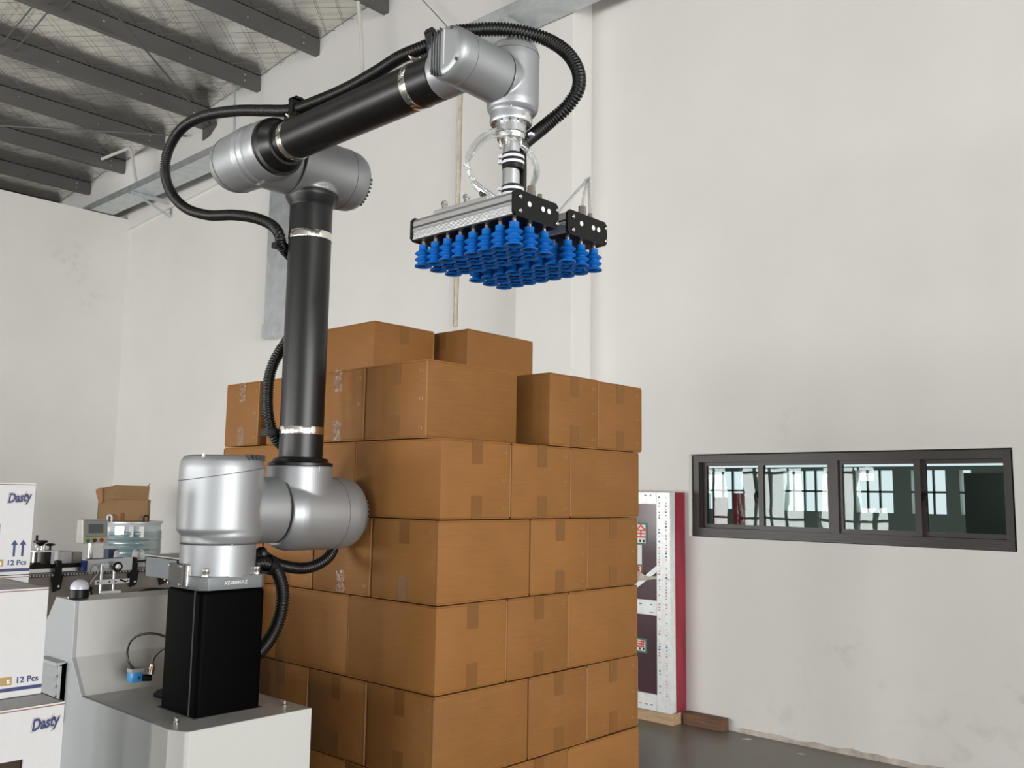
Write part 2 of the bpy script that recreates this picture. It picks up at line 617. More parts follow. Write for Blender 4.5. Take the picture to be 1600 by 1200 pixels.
# partition at the left, lower than the roof
struct(MB().box((PX - 0.16, -9, 0), (PX, WY, 5.235)).build('wall_left', M['wall'], smooth=False))
struct(MB().box((-20.2, -9, 0), (-20, WY + 0.2, 6.6)).build('wall_end', M['wall'], smooth=False))
# concrete column on the long wall
struct(MB().box((-4.765, 5.235, 0), (-4.19, WY + 0.01, 7.0)).build('trim_1', M['wall'], smooth=False, bevel=0.006))
# sloping ring beam under the roof
mb = MB()
mb.prism([(-20, WY - 0.035, roof_z(-20) - 1.05), (-4.765, WY - 0.035, roof_z(-4.765) - 1.05), (-4.765, WY - 0.035, roof_z(-4.765) + 0.1), (-20, WY - 0.035, roof_z(-20) + 0.1)], (0, 0.05, 0))
struct(mb.build('trim_2', M['wall'], smooth=False))
# raw strip of plaster along the foot of the wall
rnd = random.Random(3)
pts_b, pts_t = [], []
n = 60
for i in range(n + 1):
    x = -2.98 + i * 4.4 / n
    pts_t.append((x, 5.463, 0.022 + 0.018 * rnd.random()))
mb = MB()
for i in range(n):
    a, b = pts_t[i], pts_t[i + 1]
    mb.prism([(a[0], WY - 0.006, 0), (b[0], WY - 0.006, 0), (b[0], WY - 0.006, b[2]), (a[0], WY - 0.006, a[2])], (0, 0.008, 0))
struct(mb.build('baseboard_back', M['rust'], smooth=False))

def smudges(mat, spots):
    """old scuff marks: dirty patches fixed on the paint"""
    nt = mat.node_tree
    b = nt.nodes['Principled BSDF']
    src = b.inputs['Base Color'].links[0].from_socket
    tc = nt.nodes.new('ShaderNodeTexCoord')
    nz = nt.nodes.new('ShaderNodeTexNoise')
    nz.inputs['Scale'].default_value = 9.0
    nz.inputs['Detail'].default_value = 5
    nt.links.new(tc.outputs['Object'], nz.inputs['Vector'])
    nr = nt.nodes.new('ShaderNodeMapRange')
    nr.inputs['From Min'].default_value = 0.52
    nr.inputs['From Max'].default_value = 0.66
    nt.links.new(nz.outputs['Fac'], nr.inputs['Value'])
    for (p, rad, k) in spots:
        d = nt.nodes.new('ShaderNodeVectorMath')
        d.operation = 'DISTANCE'
        d.inputs[1].default_value = p
        nt.links.new(tc.outputs['Object'], d.inputs[0])
        mr = nt.nodes.new('ShaderNodeMapRange')
        mr.inputs['From Min'].default_value = rad
        mr.inputs['From Max'].default_value = rad * 0.3
        mr.inputs['To Max'].default_value = k
        nt.links.new(d.outputs['Value'], mr.inputs['Value'])
        mu = nt.nodes.new('ShaderNodeMath')
        mu.operation = 'MULTIPLY'
        nt.links.new(mr.outputs[0], mu.inputs[0])
        nt.links.new(nr.outputs[0], mu.inputs[1])
        mx = nt.nodes.new('ShaderNodeMix')
        mx.data_type = 'RGBA'
        nt.links.new(mu.outputs[0], mx.inputs['Factor'])
        nt.links.new(src, mx.inputs['A'])
        mx.inputs['B'].default_value = (0.36, 0.34, 0.31, 1)
        src = mx.outputs['Result']
    nt.links.new(src, b.inputs['Base Color'])


smudges(M['wall'], [((-12.3, 4.7, 4.55), 0.35, 0.20), ((-12.3, 4.95, 4.1), 0.35, 0.16), ((-2.27, 5.47, 0.62), 0.16, 0.25), ((-2.1, 5.47, 0.43), 0.08, 0.18), ((-1.345, 5.47, 0.47), 0.10, 0.41), ((-1.302, 5.47, 1.53), 0.03, 0.41), ((-2.58, 5.47, 1.98), 0.12, 0.14), ((-1.6, 5.47, 0.12), 0.5, 0.18), ((-2.6, 5.47, 0.1), 0.4, 0.16)])

# window side (behind the camera) and the open doorway on the right
mb = MB()
xs = [-20] + [v for ab in WIN_BAYS for v in ab] + [EAST_X + 0.2]
mb.box((-20, SOUTH_Y - 0.25, 0), (EAST_X + 0.2, SOUTH_Y, WIN_Z[0])).box((-20, SOUTH_Y - 0.25, WIN_Z[1]), (EAST_X + 0.2, SOUTH_Y, 7.9))
for i in range(0, len(xs), 2):
    mb.box((xs[i], SOUTH_Y - 0.25, WIN_Z[0]), (xs[i + 1], SOUTH_Y, WIN_Z[1]))
struct(mb.build('wall_front', M['wall'], smooth=False))
mb = MB()
mb.box((EAST_X, SOUTH_Y, 0), (EAST_X + 0.25, DOOR_Y[0], 7.9)).box((EAST_X, DOOR_Y[1], 0), (EAST_X + 0.25, WY, 7.9)).box((EAST_X, DOOR_Y[0], DOOR_Z), (EAST_X + 0.25, DOOR_Y[1], 7.9))
struct(mb.build('wall_right', M['wall'], smooth=False))
for i, (a, b) in enumerate(WIN_BAYS):
    root = bpy.data.objects.new('window_%d' % (i + 2), None)
    COL.objects.link(root)
    root.location = ((a + b) / 2, SOUTH_Y - 0.1, WIN_Z[0])
    struct(root)
    mb = MB()
    k = max(1, round((b - a) / 0.36))
    for j in range(k + 1):
        x = a + (b - a) * j / k
        mb.box((x - 0.03, SOUTH_Y - 0.13, WIN_Z[0]), (x + 0.03, SOUTH_Y - 0.07, WIN_Z[1]))
    for z in (WIN_Z[0] + 0.03, WIN_Z[0] + 0.42, WIN_Z[0] + 1.0, WIN_Z[0] + 2.0, WIN_Z[1] - 0.03):
        mb.box((a, SOUTH_Y - 0.135, z - 0.025), (b, SOUTH_Y - 0.065, z + 0.025))
    mb.build('window_frame', M['purlin'], root, smooth=False)

# ------------------------------------------------------------------ roof: sheet, foil, purlins, wire mesh, tie rods
ceil = bpy.data.objects.new('ceiling', None)
COL.objects.link(ceil)
ceil.location = (-6, -2, 6.4)
struct(ceil)
mb = MB()
mb.prism([(-20.2, -9.2, roof_z(-20.2) + 0.12), (14.6, -9.2, roof_z(14.6) + 0.12), (14.6, -9.2, roof_z(14.6) + 0.2), (-20.2, -9.2, roof_z(-20.2) + 0.2)], (0, 14.9, 0))
mb.build('roof_sheet', M['purlin'], ceil, smooth=False)
PUR = [-6.79 + 1.155 * 17 - 1.155 * i for i in range(29)]
for i, x in enumerate(PUR):
    zt = roof_z(x + 0.07)
    zb = zt - 0.175
    y0, y1 = -9.0, WY - 0.036
    w = x + 0.075
    mb = MB()
    mb.box((w - 0.008, y0, zb), (w, y1, zt))
    mb.box((w - 0.075, y0, zb), (w - 0.008, y1, zb + 0.008))
    mb.box((w - 0.075, y0, zt - 0.008), (w - 0.008, y1, zt))
    mb.box((w - 0.075, y0, zb + 0.008), (w - 0.068, y1, zb + 0.03))
    po = mb.build('purlin', M['purlin'], ceil, smooth=False)
    if -15 < x < -5:
        b2 = MB()
        for yy, dz in ((5.22, 0.05), (5.22, 0.12), (4.55, 0.06), (3.6, 0.1)):
            b2.cyl((w - 0.002, yy, zb + dz), (w + 0.008, yy, zb + dz), 0.011, 8)
        b2.build('bolt', M['steel'], po)
NX, DY = 8, 0.07
ys = [-9 + DY * j for j in range(int((WY + 9) / DY) + 1)]
for i in range(len(PUR) - 1):
    if PUR[i] > -2.5 or PUR[i] < -18.5:
        continue
    xa, xb = PUR[i + 1] + 0.07, PUR[i] + 0.08
    mb = MB()
    for y in ys:
        for k in range(NX + 1):
            t = k / NX
            x = xa + (xb - xa) * t
            s = math.sin(PI * t)
            d = mnoise.noise(Vector((x * 0.7, y * 0.55, i * 3.1))) * 0.034 + mnoise.noise(Vector((x * 2.0, y * 2.1, 7.0))) * 0.008
            mb.v.append((x, y, roof_z(x) + 0.005 + s * (0.02 + d)))
    for j in range(len(ys) - 1):
        for k in range(NX):
            a = j * (NX + 1) + k
            mb.f.append((a, a + NX + 1, a + NX + 2, a + 1))
            mb.m.append(0)
    mb.build('foil_sheet', M['foil'], ceil, angle=180)
mb = MB()
bx0, bx1, by0, by1 = -17.0, -3.5, -3.0, 5.43
for fam in (1, -1):
    ang = math.radians(42.4 if fam == 1 else 132.4)
    d = Vector((math.cos(ang), math.sin(ang)))
    nrm = Vector((-d.y, d.x))
    for q in range(-90, 91):
        o = Vector((-10.0, 1.2)) + nrm * (q * 0.215)
        ts = []
        t0, t1 = -40.0, 40.0
        for c, lo, hi, dd in ((o.x, bx0, bx1, d.x), (o.y, by0, by1, d.y)):
            ta, tb = (lo - c) / dd, (hi - c) / dd
            t0, t1 = max(t0, min(ta, tb)), min(t1, max(ta, tb))
        if t1 - t0 < 0.1:
            continue
        A, B = o + d * t0, o + d * t1
        mb.tube([(A.x, A.y, roof_z(A.x) - 0.004), (B.x, B.y, roof_z(B.x) - 0.004)], 0.0021, 4)
wm = mb.build('wire_mesh', M['purlin'], ceil, smooth=False)
wm['kind'] = 'stuff'
for A, B, r in (((-7.9, 2.80, 6.10), (-10.03, 5.34, 5.975), 0.011), ((-11.0, 0.2, 3.9 + 1.2), (-11.0, 5.4, 6.1), 0.0), ((-14.6, -0.6, 5.62), (-10.6, 5.36, 5.98), 0.011), ((-10.31, 3.02, 6.12), (-9.15, 2.98, 6.2), 0.008), ((-10.31, 3.16, 6.12), (-9.13, 3.12, 6.2), 0.008), ((-9.13, 3.20, 6.18), (-7.99, 3.16, 6.26), 0.008), ((-9.13, 3.06, 6.18), (-7.99, 3.02, 6.26), 0.008)):
    if r:
        MB().cyl(A, B, r, 8).build('tie_rod', M['galv'] if r > 0.0115 else M['purlin'], ceil)
mb = MB()
mb.prism([(-10.32, 5.43, 6.12), (-10.02, 5.43, 6.13), (-9.98, 5.43, 5.98), (-10.14, 5.43, 5.88), (-10.3, 5.43, 5.86)], (0, -0.012, 0))
mb.box((-10.3, 5.2, 6.0), (-10.1, 5.43, 6.012))
mb.build('rod_bracket', M['purlin'], ceil, smooth=False)

# ------------------------------------------------------------------ cable tray, drop duct and conduits on the long wall
t = thing('cable_tray', (-7, 5.07, 5.245), 'long galvanised cable tray running along the top of the long wall', 'cable tray')
mb = MB()
mb.box((-14.5, 4.918, 5.245), (6.5, 5.215, 5.249)).box((-14.5, 4.915, 5.245), (6.5, 4.918, 5.332)).box((-14.5, 5.215, 5.245), (6.5, 5.218, 5.332)).box((-14.5, 4.915, 5.330), (6.5, 5.218, 5.333))
mb.build('tray', M['galv'], t, smooth=False)
for x in (-11.1, -4.62):
    yb = WY if x < -8 else 5.235
    mb = MB()
    mb.box((x - 0.025, 4.90, 5.205), (x + 0.025, yb - 0.002, 5.243))
    mb.box((x - 0.025, yb - 0.012, 5.03), (x + 0.025, yb - 0.002, 5.205))
    mb.prism([(x - 0.02, 5.0, 5.205), (x - 0.02, 5.03, 5.205), (x - 0.02, yb - 0.012, 5.06), (x - 0.02, yb - 0.012, 5.03)], (0.04, 0, 0))
    mb.build('bracket', M['galv'], t, smooth=False)
t = thing('drop_duct', (-8.37, WY, 3.14), 'vertical galvanised duct dropping down the wall behind the upright robot tube', 'duct')
mb = MB()
mb.box((-8.60, 5.36, 3.30), (-8.15, WY - 0.002, 5.244))
mb.build('duct', M['galv'], t, smooth=False)
mb = MB()
mb.box((-8.61, 5.345, 3.14), (-8.14, WY - 0.002, 3.302))
mb.build('end_box', M['galv'], t, smooth=False)


def pipe(name, pts, r, mat, label, cat):
    mb = MB()
    mb.tube(catmull(pts, 0.05), r, 8)
    tag(mb.build(name, mat), label, cat)


pipe('conduit_pipe', [(-12.40, 5.06, 6.03), (-12.0, 5.08, 6.02), (-11.68, 5.1, 6.01), (-11.60, 5.1, 5.97), (-11.55, 5.1, 5.88), (-11.32, 5.1, 5.335)], 0.020, M['pvc'], 'bent cream conduit falling from the roof to the far end of the tray', 'pipe')
pipe('conduit_pipe', [(-9.40, 5.1, 6.18), (-9.2, 5.1, 6.17), (-9.09, 5.1, 6.13), (-9.03, 5.1, 6.02), (-8.955, 5.1, 5.335)], 0.017, M['galv'], 'thin grey conduit dropping behind the robot elbow to the tray', 'pipe')
pipe('conduit_pipe', [(-6.80, 5.1, 6.37), (-6.76, 5.1, 6.15), (-6.70, 5.1, 5.8), (-6.655, 5.1, 5.335)], 0.020, M['pvc'], 'straight cream conduit dropping to the tray above the horizontal robot tube', 'pipe')
mb = MB()
pz = [6.5 - 0.06 * i for i in range(60)]
mb.tube([(-5.68 + 0.012 * mnoise.noise(Vector((0, 0, z * 1.3))), WY - 0.012, z) for z in pz], [0.019 + 0.006 * mnoise.noise(Vector((3, 0, z * 4))) for z in pz], 8)
tag(mb.build('wall_conduit', M['sealant']), 'dirty cream conduit running down the wall left of the column', 'pipe')
mb = MB()
mb.cyl((-5.705, WY - 0.035, 4.9), (-5.68, WY - 0.035, 2.0), 0.005, 6)
tag(mb.build('white_wire', M['pvc']), 'thin white wire beside the dirty wall conduit', 'wire')
pipe('stay_wire', [(-6.3, 5.28, 6.4), (-6.06, 5.29, 6.10), (-5.70, 5.3, 5.69), (-5.4, 5.3, 5.34)], 0.0045, M['purlin'], 'thin dark stay wire slanting down to the cable tray behind the robot wrist', 'wire')

# ------------------------------------------------------------------ window in the long wall
win = bpy.data.objects.new('window_1', None)
COL.objects.link(win)
win.location = ((OX0 + OX1) / 2, 5.54, OZ0)
struct(win)
FX0, FX1 = -3.316, -1.328
FY0, FY1 = 5.505, 5.60
mb = MB()
mb.box((FX0, FY0, 1.233), (FX1, FY1, 1.290)).box((FX0, FY0, 1.736), (FX1, FY1, 1.783))
mb.box((FX0, FY0, 1.290), (FX0 + 0.04, FY1, 1.736)).box((FX1 - 0.04, FY0, 1.290), (FX1, FY1, 1.736))
mb.box((-2.343, FY0 - 0.002, 1.288), (-2.297, FY1, 1.738))
for k in range(3):
    mb.box((FX0, FY0 - 0.008, 1.243 + k * 0.016), (FX1, FY0, 1.250 + k * 0.016))
mb.build('window_frame', M['frame_brown'], win, smooth=False)
for (a, b, yy, hs) in ((-3.245, -2.853, 5.556, 1), (-2.803, -2.368, 5.520, 0), (-2.275, -1.849, 5.520, 0), (-1.795, -1.377, 5.556, -1)):
    z0, z1 = 1.3175, 1.712
    w = 0.036
    mb = MB()
    mb.box((a - w, yy, z0 - 0.027), (b + w, yy + 0.03, z0)).box((a - w, yy, z1), (b + w, yy + 0.03, z1 + 0.024))
    mb.box((a - w, yy, z0), (a, yy + 0.03, z1)).box((b, yy, z0), (b + w, yy + 0.03, z1))
    so = mb.build('sash', M['frame_brown'], win, smooth=False)
    MB().box((a, yy + 0.012, z0), (b, yy + 0.018, z1)).build('pane', M['glass'], so, smooth=False)
    if hs:
        hx = b + 0.004 if hs > 0 else a - 0.004
        mb = MB()
        mb.box((hx - 0.012, yy - 0.016, 1.50), (hx + 0.012, yy, 1.55))
        mb.tube(catmull([(hx, yy - 0.02, 1.535), (hx + 0.012 * -hs, yy - 0.032, 1.53), (hx + 0.016 * -hs, yy - 0.034, 1.50), (hx + 0.006 * -hs, yy - 0.034, 1.465)], 0.006), 0.006, 8)
        mb.build('handle', M['black'], so)
# the hall on the other side of the glass
HY0, HY1 = 5.69, 14.0
FAR = [(-8.22, -7.48), (-6.75, -6.02), (-5.56, -5.0), (-4.73, -4.25), (-4.06, -3.90)]
struct(MB().box((-9.6, HY0, -0.1), (-0.4, HY1 + 0.2, 0.0)).build('floor_beyond', M['office'], smooth=False))
struct(MB().box((-9.6, HY0, 3.4), (-0.4, HY1 + 0.2, 3.5)).build('ceiling_beyond', M['office'], smooth=False))
struct(MB().box((-9.7, HY0, 0), (-9.6, HY1 + 0.2, 3.5)).build('wall_beyond_left', M['office'], smooth=False))
struct(MB().box((-0.4, HY0, 0), (-0.3, HY1 + 0.2, 3.5)).build('wall_beyond_right', M['office'], smooth=False))
struct(MB().box((-2.83, 9.9, 0), (-0.4, 10.0, 1.78)).build('wall_beyond_low', M['office'], smooth=False))
mb = MB()
fx = [-9.6] + [v for ab in FAR for v in ab] + [-0.4]
for i in range(0, len(fx), 2):
    mb.box((fx[i], HY1, 1.3), (fx[i + 1], HY1 + 0.2, 1.94))
mb.box((-9.6, HY1, 0), (-0.4, HY1 + 0.2, 1.3)).box((-9.6, HY1, 1.94), (-0.4, HY1 + 0.2, 2.0)).box((-9.6, HY1, 2.3), (-0.4, HY1 + 0.2, 3.4))
struct(mb.build('wall_beyond', M['office'], smooth=False))
mb = MB()
for a, b in FAR:
    k = max(1, round((b - a) / 0.17))
    for q in range(1, k):
        x = a + (b - a) * q / k
        mb.box((x - 0.014, HY1 - 0.02, 1.3), (x + 0.014, HY1 + 0.02, 1.94))
    mb.box((a, HY1 - 0.02, 1.60), (b, HY1 + 0.02, 1.63))
struct(mb.build('trim_3', M['purlin'], smooth=False))
for x0, x1, y, z1 in ((-6.62, -6.42, 11.5, 1.50), (-6.35, -6.2, 11.6, 1.56)):
    tag(MB().box((x0, y, 0), (x1, y + 0.08, z1)).build('red_board', M['red'], smooth=False, bevel=0.004), 'wide dark red board standing in the hall behind the left window pane' if x0 < -6.5 else 'narrow dark red board standing in the hall behind the left window pane', 'board')
area('far_daylight', (-6.1, HY1 + 0.5, 1.65), (0, -1, 0), 5.0, 1.5, 1.9, (0.93, 1.0, 0.99))
area('hall_fill', (-4.5, 10.5, 3.3), (0, 0, -1), 3.0, 0.3, 22.0, (0.95, 1.0, 0.97))  # added unseen light, only there to brighten the hall behind the glass

# ------------------------------------------------------------------ glazed door leaf leaning by the wall, timbers under it
DXR = -3.36
t = thing('glazed_door', (-3.8, 5.37, 0.07), 'dark glazed door with white filmed frame and red edge behind the carton stack', 'door')
MB().box((-4.32, 5.335, 0.078), (DXR, WY - 0.008, 1.527)).build('red_casing', M['red'], t, smooth=False, bevel=0.004)
y0, y1 = 5.272, 5.333
mb = MB()
mb.box((DXR - 0.11, y0, 0.078), (DXR, y1, 1.527))
mb.build('stile', M['film_white'], t, smooth=False, bevel=0.003)
MB().box((-4.32, y0, 0.078), (-4.21, y1, 1.527)).build('stile', M['film_white'], t, smooth=False, bevel=0.003)
for z0, z1 in ((0.078, 0.185), (0.70, 0.80), (1.445, 1.527)):
    MB().box((-4.21, y0 + 0.004, z0), (DXR - 0.11, y1, z1)).build('rail', M['film_white'], t, smooth=False, bevel=0.003)
MB().box((-4.21, y0 + 0.026, 0.185), (DXR - 0.11, y1, 0.70)).build('lower_panel', M['dark_glass'], t, smooth=False)
MB().box((-4.21, y0 + 0.026, 0.80), (DXR - 0.11, y1, 1.445)).build('upper_panel', M['dark_glass'], t, smooth=False)
mb = MB()
mb.prism([(-3.78, y0 + 0.016, 0.80), (-3.74, y0 + 0.016, 0.80), (-3.475, y0 + 0.016, 0.99), (-3.475, y0 + 0.016, 1.035)], (0, 0.010, 0))
mb.build('diagonal_strip', M['film_white'], t, smooth=False)
# film print on the frame: rows of small blue and red marks
mb, mr = MB(), MB()
rr = random.Random(5)
for k in range(70):
    z = 0.12 + k * 0.0198
    for xo in (0.030, 0.085):
        if rr.random() < 0.62:
            q = mb if rr.random() < 0.35 else mr
            h = 0.005 + 0.009 * rr.random()
            q.box((DXR - xo - 0.007 * rr.random() - 0.004, y0 - 0.0006, z), (DXR - xo + 0.004, y0 + 0.001, z + h))
for k in range(16):
    x = -4.2 + k * 0.045
    for z0 in (0.715, 0.765, 0.11, 1.50):
        if rr.random() < 0.6:
            q = mb if rr.random() < 0.4 else mr
            q.box((x, y0 + 0.0034, z0), (x + 0.012 + 0.02 * rr.random(), y0 + 0.005, z0 + 0.008))
mb.build('blue_film_print', M['bluemark'], t, smooth=False)
mr.build('red_film_print', pbr('pale_red_print', (0.55, 0.28, 0.24, 1), 0.5), t, smooth=False)


def sticker(z0, z1, x1, txt, size, strip=None):
    yy = y0 + 0.026
    w = 0.15
    so = MB().box((x1 - w, yy - 0.0015, z0), (x1, yy - 0.0002, z1)).build('sticker', M['stickgreen'], t, smooth=False)
    MB().box((x1 - w, yy - 0.0022, z0 + 0.012), (x1 - 0.014, yy - 0.0014, z1 - 0.012)).build('sticker_face', M['paper'], so, smooth=False)
    if txt:
        me = text_mesh(txt, size, M['stickred'], 0.0003, 0.002)
        me.transform(frame_mat((x1 - 0.02 - size * 0.82, yy - 0.0026, z0 + 0.055), (1, 0, 0), (0, 0, 1)))
        link('sticker_print', me, so)
    q = MB()
    for k in range(4):
        q.box((x1 - 0.035 - k * 0.03, yy - 0.0028, z0 + 0.018), (x1 - 0.02 - k * 0.03, yy - 0.0022, z0 + 0.034))
    q.build('small_print', M['dark_in'], so, smooth=False)


sticker(1.165, 1.315, -3.56, '\u5168', 0.10)
sticker(0.935, 1.03, -3.60, '', 0.05)
sticker(0.44, 0.535, -3.565, '', 0.05)
yy = y0 + 0.026
q = MB()
for k in range(3):
    q.box((-3.70 + 0.001, yy - 0.003, 0.972 + k * 0.016), (-3.62, yy - 0.0022, 0.981 + k * 0.016))
    q.box((-3.66 + 0.001, yy - 0.003, 0.477 + k * 0.016), (-3.585, yy - 0.0022, 0.486 + k * 0.016))
for k in range(2):
    q.box((-3.64 + 0.03 * k, yy - 0.003, 0.97), (-3.632 + 0.03 * k, yy - 0.0022, 1.02))
    q.box((-3.61 + 0.015 * k, yy - 0.003, 0.475), (-3.605 + 0.015 * k, yy - 0.0022, 0.525))
q.build('red_sticker_print', M['stickred'], t, smooth=False)
MB().box((-3.72, yy - 0.0016, 1.03), (-3.605, yy - 0.0003, 1.165)).build('white_paper', M['paper'], t, smooth=False)
mb = MB()
mb.prism([(-3.78, y0 + 0.012, 0.93), (-3.68, y0 + 0.012, 0.95), (-3.62, y0 + 0.012, 0.985), (-3.56, y0 + 0.012, 0.955), (-3.48, y0 + 0.012, 0.962), (-3.37, y0 - 0.002, 0.955), (-3.37, y0 - 0.002, 0.944), (-3.5, y0 + 0.012, 0.94), (-3.58, y0 + 0.012, 0.925), (-3.66, y0 + 0.012, 0.915)], (0, 0.003, 0))
mb.build('plaster_splash', M['rust'], t, smooth=False)
tag(MB().box((-4.3, 5.29, 0), (-3.36, 5.455, 0.075)).build('timber_block', M['wood_pale'], smooth=False, bevel=0.004), 'pale timber beam lying under the glazed door', 'timber')
tag(MB().box((-3.345, 5.385, 0), (-3.045, 5.462, 0.078)).build('timber_block', M['wood_dark'], smooth=False, bevel=0.005), 'dark brown timber block on the floor beside the glazed door', 'timber')
tag(MB().prism([(-2.89, 5.33, 0.0005), (-2.85, 5.34, 0.0005), (-2.835, 5.37, 0.0005), (-2.87, 5.375, 0.0005)], (0, 0, 0.004)).build('plaster_flake', M['rust'], smooth=False), 'pale plaster flake on the floor near the dark timber block', 'flake')
tag(MB().prism([(-2.5, 5.275, 0.0005), (-2.47, 5.27, 0.0005), (-2.455, 5.29, 0.0005), (-2.485, 5.298, 0.0005)], (0, 0, 0.003)).build('plaster_flake', M['rust'], smooth=False), 'tiny plaster flake on the floor far right of the timber block', 'flake')

# ------------------------------------------------------------------ robot station cabinet with lifting pedestal
CX, CY = -2.37, 1.367            # pedestal / base joint axis
CT = 0.90                        # top of the low part of the cabinet
cab = thing('robot_cabinet', (-2.55, 1.36, 0), 'light grey steel cabinet with raised hood carrying the black robot pedestal', 'cabinet')
XA, YA, XB, YB = -2.165, 1.168, -3.05, 1.562
mb = MB()
pts = [(-2.306, YA, 0.06), (-2.220, YA, 0.06), (-2.172, YA + 0.020, 0.06), (-2.165, YA + 0.030, 0.06), (-2.165, YB, 0.06), (-2.306, YB, 0.06)]
mb.prism(pts, (0, 0, CT - 0.06))
mb.build('front_cover', M['cab_white'], cab, smooth=False, bevel=0.0025)
# side panels: profile of low part and hood
prof = [(-3.05, 0.06), (-2.308, 0.06), (-2.308, CT), (-2.737, CT), (-2.822, 0.998), (-2.826, 1.163), (-2.968, 1.163), (-3.05, 1.06)]
mb = MB()
mb.prism([(x, YA, z) for x, z in prof], (0, 0.012, 0))
mb.build('side_panel', M['cab_side'], cab, smooth=False, bevel=0.002)
mb = MB()
mb.prism([(x, YB - 0.012, z) for x, z in prof], (0, 0.012, 0))
mb.build('side_panel', M['cab_side'], cab, smooth=False, bevel=0.002)
mb = MB()
mb.prism([(x, YA + 0.0125, z) for x, z in [(-3.048, 0.062), (-2.309, 0.062), (-2.309, CT - 0.001), (-2.739, CT - 0.001), (-2.824, 0.998), (-2.828, 1.1615), (-2.967, 1.1615), (-3.048, 1.059)]], (0, YB - YA - 0.025, 0))
mb.build('hood_and_top', M['cab_white'], cab, smooth=False, bevel=0.0015)
mb = MB()
mb.box((-3.02, YA + 0.03, 0.0), (-2.2, YB - 0.03, 0.06))
mb.build('plinth', M['slot'], cab, smooth=False)
mb = MB()
for x, y in ((-2.263, 1.212), (-2.240, 1.522)):
    mb.lathe([(0.0075, 0), (0.0075, 0.004), (0.0055, 0.006), (0.0055, 0.013), (0.003, 0.016)], (x, y, CT), seg=12)
mb.build('dome_screw', M['steel'], cab)
mb = MB()
mb.box((CX - 0.103, CY - 0.103, CT + 0.0002), (CX + 0.103, CY + 0.103, CT + 0.0012))
mb.build('pedestal_opening', M['slot'], cab, smooth=False)
ped = MB().box((CX - 0.098, CY - 0.098, CT - 0.2), (CX + 0.098, CY + 0.098, 1.229)).build('lifting_pedestal', M['black_paint'], cab, bevel=0.014, bseg=4, angle=40)
mb = MB()
mb.box((CX + 0.060, CY - 0.0990, CT), (CX + 0.066, CY - 0.0975, 1.229))
mb.build('edge_groove', M['slot'], ped, smooth=False)
# louvred vent on the side panel
mb = MB()
lx0, lx1 = -3.0, -2.853
mb.box((lx0, YA - 0.014, 0.815), (lx1, YA, 0.972))
vo = mb.build('louvre_vent', M['greybox'], cab, smooth=False)
for k in range(5):
    z = 0.822 + k * 0.029
    MB().prism([(lx0 + 0.004, YA - 0.014, z + 0.026), (lx0 + 0.004, YA - 0.014, z + 0.012), (lx0 + 0.004, YA - 0.032, z)], (lx1 - lx0 - 0.014, 0, 0)).build('louvre_slat', M['cab_side'], vo, smooth=False)
MB().prism([(lx1 - 0.01, YA, 0.98), (lx1 - 0.01, YA, 0.81), (lx1 - 0.01, YA - 0.02, 0.81), (lx1 - 0.01, YA - 0.02, 0.975)], (0.01, 0, 0)).build('vent_frame', M['cab_side'], vo, smooth=False)
MB().box((lx0, YA - 0.03, 0.972), (lx1, YA, 0.982)).build('vent_frame', M['cab_side'], vo, smooth=False)
# beacon lamp on the hood
lamp = MB().lathe([(0.026, 0), (0.028, 0.002), (0.028, 0.025), (0.026, 0.027)], (-2.893, 1.206, 1.163), seg=28).build('lamp_base', M['black'], cab)
MB().lathe([(0.0268, 0.0), (0.0268, 0.004)] + [(0.0268 * math.cos(a), 0.004 + 0.025 * math.sin(a)) for a in [PI / 2 * k / 9 for k in range(1, 9)]] + [(0.001, 0.029)], (-2.893, 1.206, 1.190), seg=28).build('lamp_dome', M['dome'], lamp)
mb = MB()
mb.lathe([(0.007, 0), (0.007, 0.003), (0.004, 0.006)], (-2.905, 1.185, 1.163), seg=10)
mb.build('hood_screw', M['steel'], cab)
MB().lathe([(0.05, 0), (0.052, 0.004), (0.044, 0.012), (0.025, 0.014)], (-2.585, 1.365, CT), seg=24).build('cable_grommet', M['black'], cab)

# grey cable trunk on a post behind the hood
t = thing('cable_duct', (-3.0, 1.68, 0), 'blue grey square steel trunk with open end sticking out behind the base plate', 'duct')
mb = MB()
x0, x1, ya, yb, za, zb = -3.322, -3.088, 1.62, 1.74, 1.178, 1.252
mb.box((x0, ya, za), (x1, ya + 0.004, zb)).box((x0, ya, zb - 0.004), (x1, yb, zb)).box((x0, yb - 0.004, za), (x1, yb, zb)).box((x0, ya, za), (x0 + 0.004, yb, zb))
mb.build('trunk_body', M['greybox'], t, smooth=False)
MB().box((x0 + 0.01, ya + 0.005, za + 0.001), (x1 - 0.012, yb - 0.005, za + 0.012)).build('trunk_floor', M['slot'], t, smooth=False)
MB().box((x0 - 0.002, ya - 0.003, zb), (x1 + 0.42, yb + 0.09, zb + 0.004)).build('lid', pbr('beige_lid', (0.42, 0.40, 0.36, 1), 0.5), t, smooth=False)
MB().box((x1 + 0.03, ya + 0.05, za - 0.01), (x1 + 0.14, yb + 0.06, zb - 0.001)).build('cable_bundle', M['black'], t, bevel=0.01)
MB().box((-2.985, 1.72, 0), (-2.925, 1.80, zb - 0.001)).build('post', M['greybox'], t, smooth=False)

